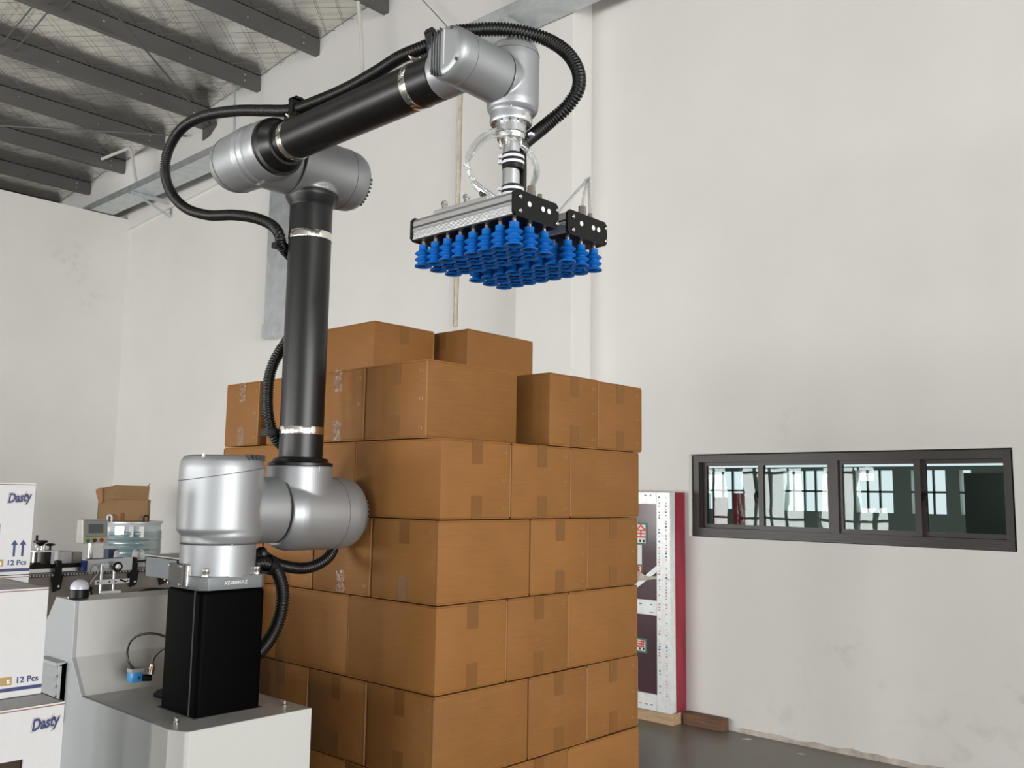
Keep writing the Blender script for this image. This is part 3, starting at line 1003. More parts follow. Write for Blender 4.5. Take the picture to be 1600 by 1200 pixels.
# blue sensor with its cable behind the pedestal
t = thing('photo_sensor', (-2.66, 1.30, 0.955), 'small blue photoelectric sensor hanging on a looped black cable beside the pedestal', 'sensor')
sb = MB()
sb.box((-2.672, 1.268, 0.938), (-2.640, 1.300, 0.966))
so = sb.build('sensor_body', M['sensor'], t, bevel=0.002)
MB().lathe([(0.005, 0), (0.005, 0.001)], (-2.640, 1.290, 0.950), (1, 0, 0), 12).build('lens', M['navy'], so)
MB().box((-2.673, 1.267, 0.966), (-2.639, 1.302, 0.976)).build('sensor_cap', M['grey_plain'], t, smooth=False)
MB().lathe([(0.010, 0), (0.010, 0.025)], (-2.645, 1.302, 0.948), (0.2, 1, -0.1), 12).build('plug', M['black'], t)
MB().lathe([(0.009, 0), (0.009, 0.02), (0.007, 0.022), (0.007, 0.028)], (-2.635, 1.322, 0.957), (0.0, 0.15, 1), 12).build('cable_gland', M['brass'], t)
MB().tube(catmull([(-2.66, 1.282, 0.974), (-2.672, 1.27, 0.995), (-2.675, 1.266, 1.03), (-2.66, 1.275, 1.062), (-2.62, 1.30, 1.078), (-2.57, 1.33, 1.07), (-2.50, 1.36, 1.04), (-2.474, 1.36, 1.0)], 0.01), 0.0035, 8).build('cable', M['hose'], t)
MB().tube(catmull([(-2.635, 1.326, 0.98), (-2.632, 1.328, 1.005), (-2.60, 1.345, 1.035), (-2.55, 1.36, 1.04), (-2.50, 1.37, 0.99), (-2.54, 1.37, 0.915)], 0.01), 0.0035, 8).build('cable', M['hose'], t)

# ------------------------------------------------------------------ robot arm
rob = thing('palletising_robot', (CX, CY, 1.229), 'silver jointed palletising robot arm with black tubes standing on the black pedestal', 'robot')
pl = MB()
q = 0.1015
pl.prism([(CX - q, CY - q + 0.02, 1.229), (CX - q + 0.02, CY - q, 1.229), (CX + q - 0.02, CY - q, 1.229), (CX + q, CY - q + 0.02, 1.229), (CX + q, CY + q - 0.02, 1.229), (CX + q - 0.02, CY + q, 1.229), (CX - q + 0.02, CY + q, 1.229), (CX - q, CY + q - 0.02, 1.229)], (0, 0, 0.036))
plate = pl.build('base_plate', M['plate'], rob, bevel=0.0015)
me = text_mesh('XZ-003917-Z', 0.0125, M['mark'], 0.0002, 0.0002)
me.transform(frame_mat((CX + q + 0.0006, CY - 0.035, 1.243), (0, 1, 0), (0, 0, 1)))
link('serial_number', me, plate)
for x, y in ((CX + 0.078, CY - 0.078), (CX + 0.078, CY + 0.078), (CX - 0.078, CY - 0.078), (CX - 0.078, CY + 0.078)):
    MB().lathe([(0.012, 0), (0.012, 0.003), (0.0095, 0.0035), (0.0095, 0.010), (0.0105, 0.012), (0.0105, 0.019), (0.008, 0.022), (0.001, 0.022)], (x, y, 1.265), seg=14).build('bolt', M['steel'], plate)
# name plate bracket on the -Y side
mb = MB()
mb.box((CX - 0.056, CY - q - 0.014, 1.236), (CX + 0.013, CY - q - 0.002, 1.296))
npl = mb.build('name_plate', pbr('engraved_plate', (0.11, 0.105, 0.10, 1), 0.55, 0.2, var=0.25, vscale=60, stretch=(1, 1, 12)), rob, smooth=False)
MB().box((CX + 0.014, CY - q - 0.006, 1.236), (CX + 0.032, CY - q + 0.004, 1.294)).build('plate_bracket', M['steel'], npl, smooth=False, bevel=0.002)
for dx in (-0.052, 0.009):
    for dz in (1.242, 1.290):
        MB().lathe([(0.004, 0), (0.004, 0.003), (0.002, 0.004)], (CX + dx, CY - q - 0.014, dz), (0, -1, 0), 10).build('screw', M['steel'], npl)

ZJ2 = 1.436
LY = 1.63
RB, RJ = 0.1035, 0.117
base = MB().lathe([(RB, 1.262), (RB, 1.348)], (CX, CY, 0), seg=64).build('base_collar', M['silver'], rob)
mb = MB()
mb.lathe([(RB, 1.349), (RB, 1.40)], (CX, CY, 0), seg=64)
mb.lathe([(0.100, 1.374), (0.110, 1.378), (RJ, 1.388), (RJ, 1.565), (RJ - 0.003, 1.582), (RJ - 0.012, 1.594), (RJ - 0.03, 1.597), (0.02, 1.598)], (CX, CY, 0), seg=64)
mb.lathe([(0.098, 0), (0.098, 0.175)], (CX, CY, ZJ2 + 0.006), (0, 1, 0), 56)
mb.lathe([(0.098, 1.352), (0.1065, 1.372), (0.1065, 1.50)], (CX + 0.009, CY + 0.006, 0), seg=64)
turret = remeshed('turret_joint', mb, M['silver'], rob)


def ring(c, ax, r, w=0.0012, name='seam', mat='seam', par=None, proud=0.0007):
    return MB().lathe([(r - 0.002, -w), (r + proud, -w), (r + proud, w), (r - 0.002, w)], c, ax, 64, cap=False).build(name, M[mat], par)


ring((CX, CY, 1.3485), (0, 0, 1), RB, par=turret)
# slanted seam round the turret cap
mb = MB()
sp = []
for k in range(65):
    a = 2 * PI * k / 64
    x, y = RJ * math.cos(a), RJ * math.sin(a)
    sp.append((CX + x * 1.002, CY + y * 1.002, 1.545 + 0.20 * (y * 0.85 + 0.25 * x)))
mb.tube(sp, 0.0011, 6)
mb.build('seam', M['seam'], turret)
mb = MB()
for k in range(9):
    a = math.radians(8 + k * 8.5)
    d = Vector((math.cos(a), math.sin(a), 0))
    s = Vector((-d.y, d.x, 0))
    c = Vector((CX, CY, 0)) + d * (RJ - 0.006)
    pts = [c - s * 0.0035 - d * 0.012, c + s * 0.0035 - d * 0.012, c + s * 0.0035 + d * 0.0055, c - s * 0.0035 + d * 0.0055]
    mb.prism([(p.x, p.y, 1.584) for p in pts], (0, 0, 0.0155))
mb.build('vent_slots', M['slot'], turret, smooth=False)
mb = MB()
a = math.radians(-57)
d = Vector((math.cos(a), math.sin(a), 0))
s_ = Vector((-d.y, d.x, 0))
c = Vector((CX, CY, 0)) + d * (RJ - 0.008)
mb.prism([(p.x, p.y, 1.588) for p in (c - s_ * 0.002, c + s_ * 0.002, c + s_ * 0.002 + d * 0.0085, c - s_ * 0.002 + d * 0.0085)], (0, 0, 0.011))
c = Vector((CX, CY, 0)) + Vector((math.cos(math.radians(-10)), math.sin(math.radians(-10)), 0)) * (RB + 0.0002)
mb.box((c.x - 0.001, c.y - 0.0012, 1.349), (c.x + 0.001, c.y + 0.0012, 1.360))
mb.build('index_mark', M['mark'], turret, smooth=False)

# shoulder joint
mb = MB()
mb.lathe([(0.098, 0.0), (0.100, 0.006), (0.110, 0.028), (0.113, 0.045), (0.113, 0.235), (0.110, 0.255), (0.101, 0.272), (0.08, 0.282), (0.02, 0.284)], (CX, 1.548, ZJ2 - 0.004), (0, 1, 0), 64)
mb.lathe([(0.0985, 0), (0.0985, 0.140)], (CX, LY, ZJ2), (0, 0, 1), 64)
sh = remeshed('shoulder_joint', mb, M['silver'], rob)
ring((CX, 1.547, ZJ2 + 0.006), (0, 1, 0), 0.098, par=sh, w=0.0007, proud=0.0004)
ring((CX, 1.742, ZJ2 - 0.004), (0, 1, 0), 0.113, par=sh, w=0.0008)
mb = MB()
for k in range(8):
    a = math.radians(-30 + k * 7.5)
    d = Vector((math.cos(a), 0, math.sin(a)))
    s = Vector((-d.z, 0, d.x))
    c = Vector((CX, 1.8, ZJ2 - 0.004)) + d * 0.094
    mb.prism([tuple(p) for p in (c - s * 0.0035, c + s * 0.0035, c + s * 0.0035 + d * 0.0095, c - s * 0.0035 + d * 0.0095)], (0, 0.022, 0))
mb.build('vent_slots', M['slot'], sh, smooth=False)
mb = MB()
a = math.radians(-2)
mb.box((CX + 0.0975, LY - 0.0008, 1.558), (CX + 0.0992, LY + 0.0008, 1.574))
mb.build('index_mark', M['mark'], sh, smooth=False)
MB().lathe([(0.094, 1.574), (0.099, 1.576), (0.099, 1.584), (0.086, 1.588), (0.082, 1.598), (0.066, 1.602)], (CX, LY, 0), seg=64).build('lower_flange', M['black_tube'], rob)

# upright tube
ZJ3 = 2.522
ut = MB().lathe([(0.067, 1.588), (0.067, 2.425)], (CX, LY, 0), seg=64).build('upright_tube', M['black_tube'], rob)
MB().lathe([(0.067, 2.395), (0.070, 2.402), (0.081, 2.422), (0.083, 2.430), (0.083, 2.438), (0.079, 2.441)], (CX, LY, 0), seg=64).build('upper_flange', M['black_tube'], rob)


def clamp(c, ax, r, ang, name_par):
    ax = Vector(ax)
    b = MB().lathe([(r, -0.0115), (r + 0.0012, -0.0115), (r + 0.0018, -0.009), (r + 0.0018, 0.009), (r + 0.0012, 0.0115), (r, 0.0115)], c, ax, 64, cap=False).build('band_clamp', M['chrome'], name_par)
    t_ = Vector((0, 0, 1)) if abs(ax.z) < 0.5 else Vector((1, 0, 0))
    u = (t_ - ax * t_.dot(ax)).normalized()
    w = ax.cross(u)
    d = u * math.cos(ang) + w * math.sin(ang)
    s = ax.cross(d)
    p = Vector(c) + d * (r + 0.009)
    m_ = MB()
    m_.cyl(p - s * 0.016, p + s * 0.016, 0.0055, 10)
    m_.cyl(p - s * 0.016 - d * 0.009, p - s * 0.016 + d * 0.006, 0.006, 10)
    m_.cyl(p + s * 0.012 + ax * -0.004, p + s * 0.020 + d * 0.008 + ax * -0.007, 0.003, 8)
    m_.build('clamp_screw', M['nickel'], b)
    return p, d, s


clamp((CX, LY, 2.300), (0, 0, 1), 0.067, math.radians(152), ut)
clamp((CX, LY, 1.684), (0, 0, 1), 0.067, math.radians(152), ut)

# elbow joint, fixed to the upright tube
mb = MB()
mb.lathe([(0.098, 0.0), (0.100, 0.004), (0.1005, 0.21), (0.098, 0.235), (0.089, 0.256), (0.07, 0.268), (0.02, 0.271)], (CX, 1.541, ZJ3), (0, 1, 0), 64)
mb.lathe([(0.081, 0), (0.081, 0.1)], (CX, LY, 2.440), (0, 0, 1), 64)
el = remeshed('elbow_joint', mb, M['silver'], rob)
ring((CX, 1.540, ZJ3), (0, 1, 0), 0.0985, par=el, mat='slot')
ring((CX, 1.735, ZJ3), (0, 1, 0), 0.1005, par=el, w=0.0007)
mb = MB()
for k in range(8):
    a = math.radians(-64 + k * 8.5)
    d = Vector((math.cos(a), 0, math.sin(a)))
    s = Vector((-d.z, 0, d.x))
    c = Vector((CX, 1.785, ZJ3)) + d * 0.081
    mb.prism([tuple(p) for p in (c - s * 0.0035, c + s * 0.0035, c + s * 0.0035 + d * 0.0105, c - s * 0.0035 + d * 0.0105)], (0, 0.015, 0))
mb.build('vent_slots', M['slot'], el, smooth=False)
MB().box((CX + 0.0800, LY + 0.001, 2.443), (CX + 0.0820, LY + 0.003, 2.456)).build('index_mark', M['mark'], el, smooth=False)

# forearm joint with its ridges
FY, FZ = 1.44, 2.519
mb = MB()
mb.lathe([(0.02, -2.555), (0.06, -2.553), (0.078, -2.543), (0.086, -2.525), (0.0905, -2.49), (0.0945, -2.405), (0.0945, -2.388), (0.0885, -2.378), (0.0885, -2.372), (0.0930, -2.364), (0.0930, -2.360), (0.0870, -2.349), (0.0870, -2.343), (0.090, -2.335), (0.0895, -2.30), (0.0875, -2.285), (0.02, -2.284)], (0, FY, FZ), (1, 0, 0), 72)
mb.lathe([(0.0965, 0), (0.0965, 0.10)], (CX - 0.005, FY, FZ), (0, 1, 0), 56)
fj = remeshed('forearm_joint', mb, M['silver'], rob, voxel=0.0028, it=3)
ring((-2.502, FY, FZ), (1, 0, 0), 0.0898, par=fj, w=0.0007)
MB().lathe([(0.084, -2.286), (0.0862, -2.285), (0.0862, -2.272), (0.078, -2.268), (0.076, -2.262), (0.074, -2.258), (0.066, -2.236), (0.0655, -2.230), (0.058, -2.228)], (0, FY, FZ), (1, 0, 0), 64).build('forearm_flange', M['black_tube'], rob)
RF = 0.0575
ft = MB().lathe([(RF, -2.26), (RF, -1.568)], (0, FY, FZ), (1, 0, 0), 64).build('forearm_tube', M['black_tube'], rob)
clamp((-2.193, FY, FZ), (1, 0, 0), RF, math.radians(8), ft)
clamp((-1.652, FY, FZ), (1, 0, 0), RF, math.radians(8), ft)

# wrist
WX = -1.465
WZ = 2.516
mb = MB()
mb.lathe([(0.02, 1.348), (0.046, 1.3485), (0.056, 1.352), (0.0625, 1.361), (0.0645, 1.372), (0.0645, 1.528)], (WX, 0, WZ), (0, 1, 0), 56)
mb.lathe([(RF + 0.0005, -1.567), (RF + 0.0005, -1.465)], (0, FY, FZ), (1, 0, 0), 48)
w1 = remeshed('wrist_joint', mb, M['silver'], rob, voxel=0.0026, it=3)
ring((WX, 1.402, WZ), (0, 1, 0), 0.0645, par=w1, w=0.0006, mat='plate')
ring((WX, 1.5285, WZ), (0, 1, 0), 0.0645, par=w1, w=0.0008)
mb = MB()
for dx in (-0.037, -0.028, -0.019, -0.010):
    h = math.sqrt(0.060 ** 2 - dx * dx)
    mb.box((WX + dx - 0.0016, 1.3462, WZ - h), (WX + dx + 0.0016, 1.353, WZ + h - 0.001))
mb.build('vent_slots', M['slot'], w1, smooth=False)
mb = MB()
mb.box((WX + 0.0035, 1.3467, WZ - 0.036), (WX + 0.0050, 1.349, WZ + 0.05))
mb.build('cap_line', M['mark'], w1, smooth=False)
mb = MB()
for a in (-38, 62, 152, 222):
    a = math.radians(a)
    mb.lathe([(0.0042, 0), (0.0042, 0.004)], (WX + 0.0545 * math.cos(a), 1.3485, WZ + 0.0545 * math.sin(a)), (0, 1, 0), 10)
mb.build('screw_hole', M['slot'], w1)
HY = 1.587
mb = MB()
mb.lathe([(0.0622, 1.530), (0.0622, 1.587)], (WX, 0, WZ), (0, 1, 0), 48)
mb.lathe([(0.04, 2.437), (0.056, 2.438), (0.063, 2.447), (0.065, 2.462), (0.066, 2.575), (0.065, 2.592), (0.061, 2.606), (0.052, 2.615), (0.02, 2.617)], (WX + 0.002, HY, 0), seg=56)
mb.lathe([(0.0515, 2.412), (0.0525, 2.418), (0.0525, 2.50)], (WX, HY - 0.004, 0), seg=48)
w2 = remeshed('hand_joint', mb, M['silver'], rob, voxel=0.0026, it=3)
ring((WX + 0.002, HY, 2.588), (0, 0, 1), 0.0655, par=w2, w=0.0006)
mb = MB()
for k in range(7):
    a = math.radians(-62 + k * 9.5)
    d = Vector((math.cos(a), math.sin(a), 0))
    s = Vector((-d.y, d.x, 0))
    c = Vector((WX + 0.002, HY, 0)) + d * 0.047
    mb.prism([(p.x, p.y, 2.600) for p in (c - s * 0.002, c + s * 0.002, c + s * 0.002 + d * 0.0145, c - s * 0.002 + d * 0.0145)], (0, 0, 0.0165))
mb.build('vent_slots', M['slot'], w2, smooth=False)
mb = MB()
mb.box((WX + 0.036, HY - 0.044, 2.436), (WX + 0.0385, HY - 0.0405, 2.449))
mb.build('index_mark', M['mark'], w2, smooth=False)
fl = MB().lathe([(0.0495, 2.436), (0.0495, 2.433), (0.0525, 2.432), (0.0525, 2.413), (0.0505, 2.410), (0.0385, 2.4095), (0.0385, 2.386), (0.036, 2.384), (0.034, 2.372), (0.022, 2.3715)], (WX, HY - 0.003, 0), seg=56).build('tool_flange', M['alu'], rob)
mb = MB()
for k in range(14):
    a = 2 * PI * k / 14
    mb.lathe([(0.0024, 0), (0.0024, 0.003)], (WX + 0.0455 * math.cos(a), HY - 0.003 + 0.0455 * math.sin(a), 2.4085), seg=8)
    mb.lathe([(0.0018, 0), (0.0018, 0.003)], (WX + 0.036 * math.cos(a), HY - 0.003 + 0.036 * math.sin(a), 2.3835), seg=8)
mb.build('flange_holes', M['slot'], fl)
ring((WX, HY - 0.003, 2.4345), (0, 0, 1), 0.0525, par=fl, w=0.0015, mat='slot', proud=0.0002)
for k in range(4):
    a = math.radians(-70 + 90 * k)
    MB().lathe([(0.0042, 0), (0.0042, -0.010), (0.003, -0.013), (0.003, -0.017)], (WX + 0.0275 * math.cos(a), HY - 0.003 + 0.0275 * math.sin(a), 2.372), seg=10).build('flange_bolt', M['steel'], fl)

# ------------------------------------------------------------------ vacuum gripper
gr = thing('vacuum_gripper', (WX, HY, 2.17), 'twin bar vacuum gripper with blue bellows cups hanging from the robot hand', 'gripper')
mast = MB().lathe([(0.0213, 2.372), (0.0213, 2.20), (0.034, 2.196), (0.034, 2.176)], (WX, HY, 0), seg=36).build('mast', M['alu'], gr)
for z0 in (2.338, 2.256):
    mb = MB()
    n_ = 4 if z0 > 2.3 else 3
    sc = (WX + 0.003, HY + 0.003, 0)
    mb.lathe([(0.0215, z0 - 0.044 if n_ == 4 else z0 - 0.034), (0.0265, z0 - 0.041 if n_ == 4 else z0 - 0.031), (0.0275, z0 - 0.004), (0.0225, z0)], sc, seg=32)
    sl = mb.build('rubber_sleeve', M['hose'], mast)
    for k in range(2):
        zz = z0 - 0.012 - 0.014 * k
        q = MB()
        q.lathe([(0.0255, zz - 0.0034), (0.0286, zz - 0.0034), (0.0286, zz + 0.0034), (0.0255, zz + 0.0034)], sc, seg=32, cap=False)
        a = math.radians(-118)
        q.box((WX + 0.029 * math.cos(a) - 0.004, HY + 0.029 * math.sin(a) - 0.004, zz - 0.004), (WX + 0.029 * math.cos(a) + 0.004, HY + 0.029 * math.sin(a) + 0.004, zz + 0.004))
        q.build('cable_tie', M['white_plastic'], mast)
MB().box((WX - 0.11, 1.432, 2.1655), (WX + 0.07, 1.745, 2.176)).build('mounting_plate', M['alu'], gr, smooth=False, bevel=0.001)
for x, y in ((WX - 0.085, 1.445), (WX - 0.01, 1.445), (WX - 0.085, 1.73), (WX + 0.055, 1.73)):
    MB().lathe([(0.0075, 0), (0.0075, 0.002), (0.0065, 0.003), (0.0065, 0.012), (0.0085, 0.0125), (0.0085, 0.020), (0.006, 0.022), (0.001, 0.022)], (x, y, 2.176), seg=12).build('plate_bolt', M['steel'], gr)

GX0, GX1 = -1.640, -1.297
cup_me = stem_me = None
for bi, (y0, y1) in enumerate(((1.418, 1.568), (1.606, 1.756))):
    zb, zt = 2.111, 2.165
    mb = MB()
    # extruded profile in YZ with groove and fine ribs on both long sides
    side = [(0.0, zb), (0.0, zb + 0.002)]
    for k in range(6):
        side += [(0.0012, zb + 0.003 + k * 0.0032), (0.0, zb + 0.0046 + k * 0.0032)]
    side += [(0.0, zb + 0.028), (0.005, zb + 0.029), (0.005, zb + 0.032), (0.0, zb + 0.033), (0.0, zb + 0.044), (0.003, zb + 0.050), (0.010, zt)]
    poly = [(y0 + a, z) for a, z in side] + [(y1 - a, z) for a, z in reversed(side)]
    mb.prism([(GX0 + 0.007, y, z) for y, z in poly], (GX1 - GX0 - 0.014, 0, 0))
    bar = mb.build('suction_bar', M['alu'], gr, smooth=False)
    for (xa, xb) in ((GX1 - 0.007, GX1), (GX0, GX0 + 0.007)):
        ch = 0.009
        mb = MB()
        mb.prism([(xa, y0 - 0.002 + ch, zb - 0.003), (xa, y1 + 0.002 - ch, zb - 0.003), (xa, y1 + 0.002, zb + ch * 0.5), (xa, y1 + 0.002, zt - ch * 0.6), (xa, y1 + 0.002 - ch, zt + 0.003), (xa, y0 - 0.002 + ch, zt + 0.003), (xa, y0 - 0.002, zt - ch * 0.6), (xa, y0 - 0.002, zb + ch * 0.5)], (xb - xa, 0, 0))
        mb.build('end_plate', M['black'], bar, smooth=False)
    q = MB()
    for yy in (y0 + 0.018, y1 - 0.004):
        for zz in (zb + 0.010, zt - 0.012):
            q.lathe([(0.0052, 0), (0.0052, 0.002), (0.0035, 0.0035), (0.001, 0.0035)], (GX1, yy, zz), (1, 0, 0), 12)
    q.build('plate_screws', M['steel'], bar)
    q = MB()
    for k, f in enumerate((0.33, 0.64, 0.78)):
        q.lathe([(0.0062, 0), (0.0062, 0.0006)], (GX1, y0 + (y1 - y0) * f, zb + 0.032), (1, 0, 0), 16)
    q.build('port_hole', M['paper'], bar)
    q = MB()
    for dy in (0.075, 0.098):
        r = 0.0105 if dy < 0.09 else 0.0065
        xx = GX1 - 0.018 if dy < 0.09 else GX1 - 0.012
        hh = 0.03 if dy < 0.09 else 0.016
        q.lathe([(r, 0), (r, hh * 0.6), (r * 0.9, hh * 0.62), (r * 0.9, hh)], (xx, y0 + dy, zt), seg=6)
    q.build('air_fitting', M['nickel'], bar, smooth=False)
    for ys_, sg in ((y0, 1), (y1, -1)):
        MB().box((GX0 + 0.008, ys_ - 0.0003 * sg, zb + 0.0285), (GX1 - 0.008, ys_ + 0.004 * sg, zb + 0.0325)).build('side_groove', M['slot'], bar, smooth=False)
        MB().box((GX0 + 0.008, ys_ - 0.0004 * sg, zb + 0.0225), (GX1 - 0.008, ys_ + 0.002 * sg, zb + 0.0235)).build('side_groove', M['plate'], bar, smooth=False)
    # underside foam plate
    MB().box((GX0 + 0.008, y0 + 0.004, zb - 0.002), (GX1 - 0.008, y1 - 0.004, zb)).build('sealing_plate', M['black'], bar, smooth=False)
    if cup_me is None:
        # bellows cup in local coordinates, top at z=0
        cup_me = MB().lathe([(0.0095, -0.0085), (0.0112, -0.0092), (0.0112, -0.0215), (0.0125, -0.0235), (0.0195, -0.0285), (0.0208, -0.0305), (0.0195, -0.0325), (0.0118, -0.0372), (0.0118, -0.0385), (0.0198, -0.0435), (0.0210, -0.0455), (0.0198, -0.0475), (0.0120, -0.0518), (0.0120, -0.0530), (0.0205, -0.0590), (0.0215, -0.0625), (0.0205, -0.0632), (0.0160, -0.0605), (0.0080, -0.0535), (0.0065, -0.048), (0.001, -0.047)], seg=24).mesh('suction_cup', M['blue'], angle=50)
        stem_me = MB().lathe([(0.0052, 0.0), (0.0052, -0.0095)], seg=10).mesh('cup_stem', M['black'])
    stems = MB()
    for i in range(8):
        for j in range(3):
            x = GX0 + 0.022 + i * (GX1 - GX0 - 0.044) / 7
            y = y0 + 0.024 + j * (y1 - y0 - 0.048) / 2
            c = link('suction_cup', cup_me, bar)
            c.location = (x, y, zb - 0.002)
            stems.lathe([(0.0052, 0.0), (0.0052, -0.0105)], (x, y, zb - 0.001), seg=8)
    st = stems.build('cup_stems', M['nickel'], bar)
for k, off in enumerate(((0, 0, 0), (0.006, 0.004, 0.004), (-0.004, 0.008, -0.004), (0.003, -0.006, 0.007))):
    pts = [(-1.315, 1.494, 2.19), (-1.318, 1.510, 2.235), (-1.335, 1.492, 2.290), (-1.372, 1.476, 2.326), (-1.420, 1.470, 2.340), (-1.468, 1.468, 2.326), (-1.500, 1.467, 2.287), (-1.498, 1.485, 2.245), (-1.470, 1.506, 2.215), (-1.44, 1.53, 2.19)]
    pts = [Vector(p) + Vector(off) * (1 if 0 < i < 9 else 0.5) for i, p in enumerate(pts)]
    MB().tube(catmull(pts, 0.008), 0.0036, 8).build('air_tube', M['clear'], gr)
for k, pts in enumerate(([(-1.315, 1.681, 2.19), (-1.318, 1.695, 2.24), (-1.335, 1.735, 2.285), (-1.365, 1.768, 2.297), (-1.392, 1.748, 2.262), (-1.43, 1.705, 2.19)], [(-1.309, 1.704, 2.18), (-1.318, 1.712, 2.235), (-1.345, 1.745, 2.288), (-1.372, 1.765, 2.291), (-1.398, 1.742, 2.25), (-1.44, 1.70, 2.18)])):
    MB().tube(catmull(pts, 0.008), 0.0036, 8).build('air_tube', M['clear'], gr)
mb = MB()
mb.box((-1.322, 1.487, 2.316), (-1.312, 1.499, 2.322))
for c, r_ in (((-1.338, 1.492, 2.292), 0.011), ((-1.502, 1.470, 2.280), 0.011), ((-1.366, 1.767, 2.296), 0.008)):
    mb.lathe([(r_ - 0.001, -0.0015), (r_, -0.0015), (r_, 0.0015), (r_ - 0.001, 0.0015)], c, (0.4, 0.3, 0.8), 16, cap=False)
mb.build('tube_tie', M['white_plastic'], gr)
MB().tube(catmull([(-1.462, 1.52, 2.18), (-1.475, 1.508, 2.21), (-1.485, 1.50, 2.222), (-1.478, 1.507, 2.205), (-1.466, 1.515, 2.20), (-1.46, 1.53, 2.18)], 0.004), 0.0045, 8).build('signal_cable', M['hose'], gr)


# ------------------------------------------------------------------ corrugated hoses
def corrugated(pts, r, pitch=0.0082, seg=14):
    P = catmull(pts, pitch / 4)
    R = [(r, r * 1.02, r, r * 0.74)[i % 4] for i in range(len(P))]
    return MB().tube(P, R, seg)


hz = thing('corrugated_hose', (CX - 0.07, 1.58, 1.30), 'long black corrugated hose looping along the robot arm to the gripper', 'hose')
P1 = [(-2.36, 1.50, 1.318), (-2.41, 1.545, 1.300), (-2.405, 1.605, 1.273), (-2.40, 1.69, 1.262), (-2.40, 1.765, 1.288), (-2.425, 1.805, 1.335), (-2.50, 1.80, 1.42), (-2.505, 1.78, 1.50), (-2.475, 1.70, 1.60), (-2.462, 1.605, 1.655), (-2.470, 1.575, 1.721), (-2.488, 1.577, 1.793), (-2.492, 1.585, 1.866), (-2.480, 1.602, 1.928), (-2.466, 1.640, 2.0), (-2.454, 1.672, 2.08), (-2.452, 1.672, 2.17), (-2.452, 1.630, 2.235),
      (-2.440, 1.575, 2.272), (-2.432, 1.556, 2.305), (-2.466, 1.550, 2.340), (-2.529, 1.530, 2.371), (-2.634, 1.510, 2.398), (-2.783, 1.500, 2.425), (-2.923, 1.490, 2.477), (-3.019, 1.480, 2.553), (-3.052, 1.470, 2.634), (-3.013, 1.460, 2.707), (-2.912, 1.455, 2.755), (-2.750, 1.450, 2.752), (-2.544, 1.450, 2.711), (-2.373, 1.450, 2.663), (-2.230, 1.450, 2.624), (-2.103, 1.460, 2.620), (-1.982, 1.470, 2.625), (-1.856, 1.470, 2.633), (-1.764, 1.470, 2.643), (-1.686, 1.490, 2.655),
      (-1.632, 1.530, 2.689), (-1.588, 1.580, 2.703), (-1.534, 1.620, 2.702), (-1.491, 1.660, 2.694), (-1.448, 1.700, 2.676), (-1.400, 1.720, 2.633), (-1.370, 1.730, 2.578), (-1.369, 1.730, 2.527), (-1.399, 1.720, 2.484), (-1.435, 1.700, 2.450), (-1.456, 1.672, 2.417), (-1.466, 1.640, 2.385), (-1.470, 1.628, 2.362)]
corrugated(P1, 0.0178).build('hose', M['hose'], hz, angle=180)

MB().tube(catmull([(-1.458, 1.668, 2.41), (-1.463, 1.644, 2.38), (-1.456, 1.622, 2.345), (-1.452, 1.618, 2.30), (-1.452, 1.618, 2.21)], 0.008), 0.0085, 10).build('cable', M['hose'], hz)


def saddle(c, ax, up, par, h=0.05):
    c, ax, up = Vector(c), Vector(ax).normalized(), Vector(up).normalized()
    s = ax.cross(up)
    m_ = MB()
    for (a0, a1, u0, u1) in ((-0.010, 0.010, -h * 0.55, 0.026), (-0.030, 0.030, -h * 0.55, -h * 0.30)):
        pts = [c + ax * a0 + s * -0.024 + up * u0, c + ax * a1 + s * -0.024 + up * u0, c + ax * a1 + s * -0.024 + up * u1, c + ax * a0 + s * -0.024 + up * u1]
        m_.prism([tuple(p) for p in pts], tuple(s * 0.048))
    p = [c + s * -0.026 + up * 0.02, c + s * -0.012 + up * 0.034, c + s * 0.012 + up * 0.034, c + s * 0.026 + up * 0.02]
    m_.prism([tuple(q - ax * 0.010) for q in p], tuple(ax * 0.020))
    m_.build('hose_saddle', M['black'], par, smooth=False)


saddle((-2.205, 1.452, 2.622), (1, 0, 0), (0, 0, 1), hz, 0.085)
saddle((-1.665, 1.495, 2.660), (0.9, 0.35, 0.3), (0, -0.25, 1), hz, 0.09)
m_ = MB()
m_.box((-2.455, 1.545, 2.262), (-2.425, 1.590, 2.280)).box((-2.445, 1.575, 2.245), (-2.430, 1.60, 2.265))
m_.build('hose_saddle', M['black'], hz, smooth=False)
m_ = MB()
m_.box((-2.470, 1.548, 1.668), (-2.432, 1.595, 1.690))
m_.build('hose_saddle', M['black'], hz, smooth=False)

h2 = thing('corrugated_hose', (CX + 0.04, 1.50, 1.05), 'short black corrugated hose bending from the base joint down to the pedestal', 'hose')
corrugated([(-2.335, 1.462, 1.287), (-2.330, 1.495, 1.290), (-2.330, 1.530, 1.272), (-2.330, 1.553, 1.232), (-2.330, 1.561, 1.185), (-2.330, 1.553, 1.130), (-2.330, 1.528, 1.078), (-2.330, 1.492, 1.040), (-2.335, 1.463, 1.02)], 0.0195).build('hose', M['hose'], h2, angle=180)
m_ = MB()
m_.lathe([(0.021, -0.010), (0.027, -0.010), (0.027, 0.010), (0.021, 0.010)], (-2.330, 1.512, 1.283), (0, 0.94, -0.35), 24, cap=False)
m_.box((-2.345, 1.47, 1.262), (-2.315, 1.53, 1.268))
m_.build('hose_collar', M['black'], h2)
m_ = MB()
m_.lathe([(0.024, 0), (0.024, 0.045)], (-2.37, 1.452, 1.305), (0, 1, 0), 20)
m_.build('cable_outlet', M['black'], h2)

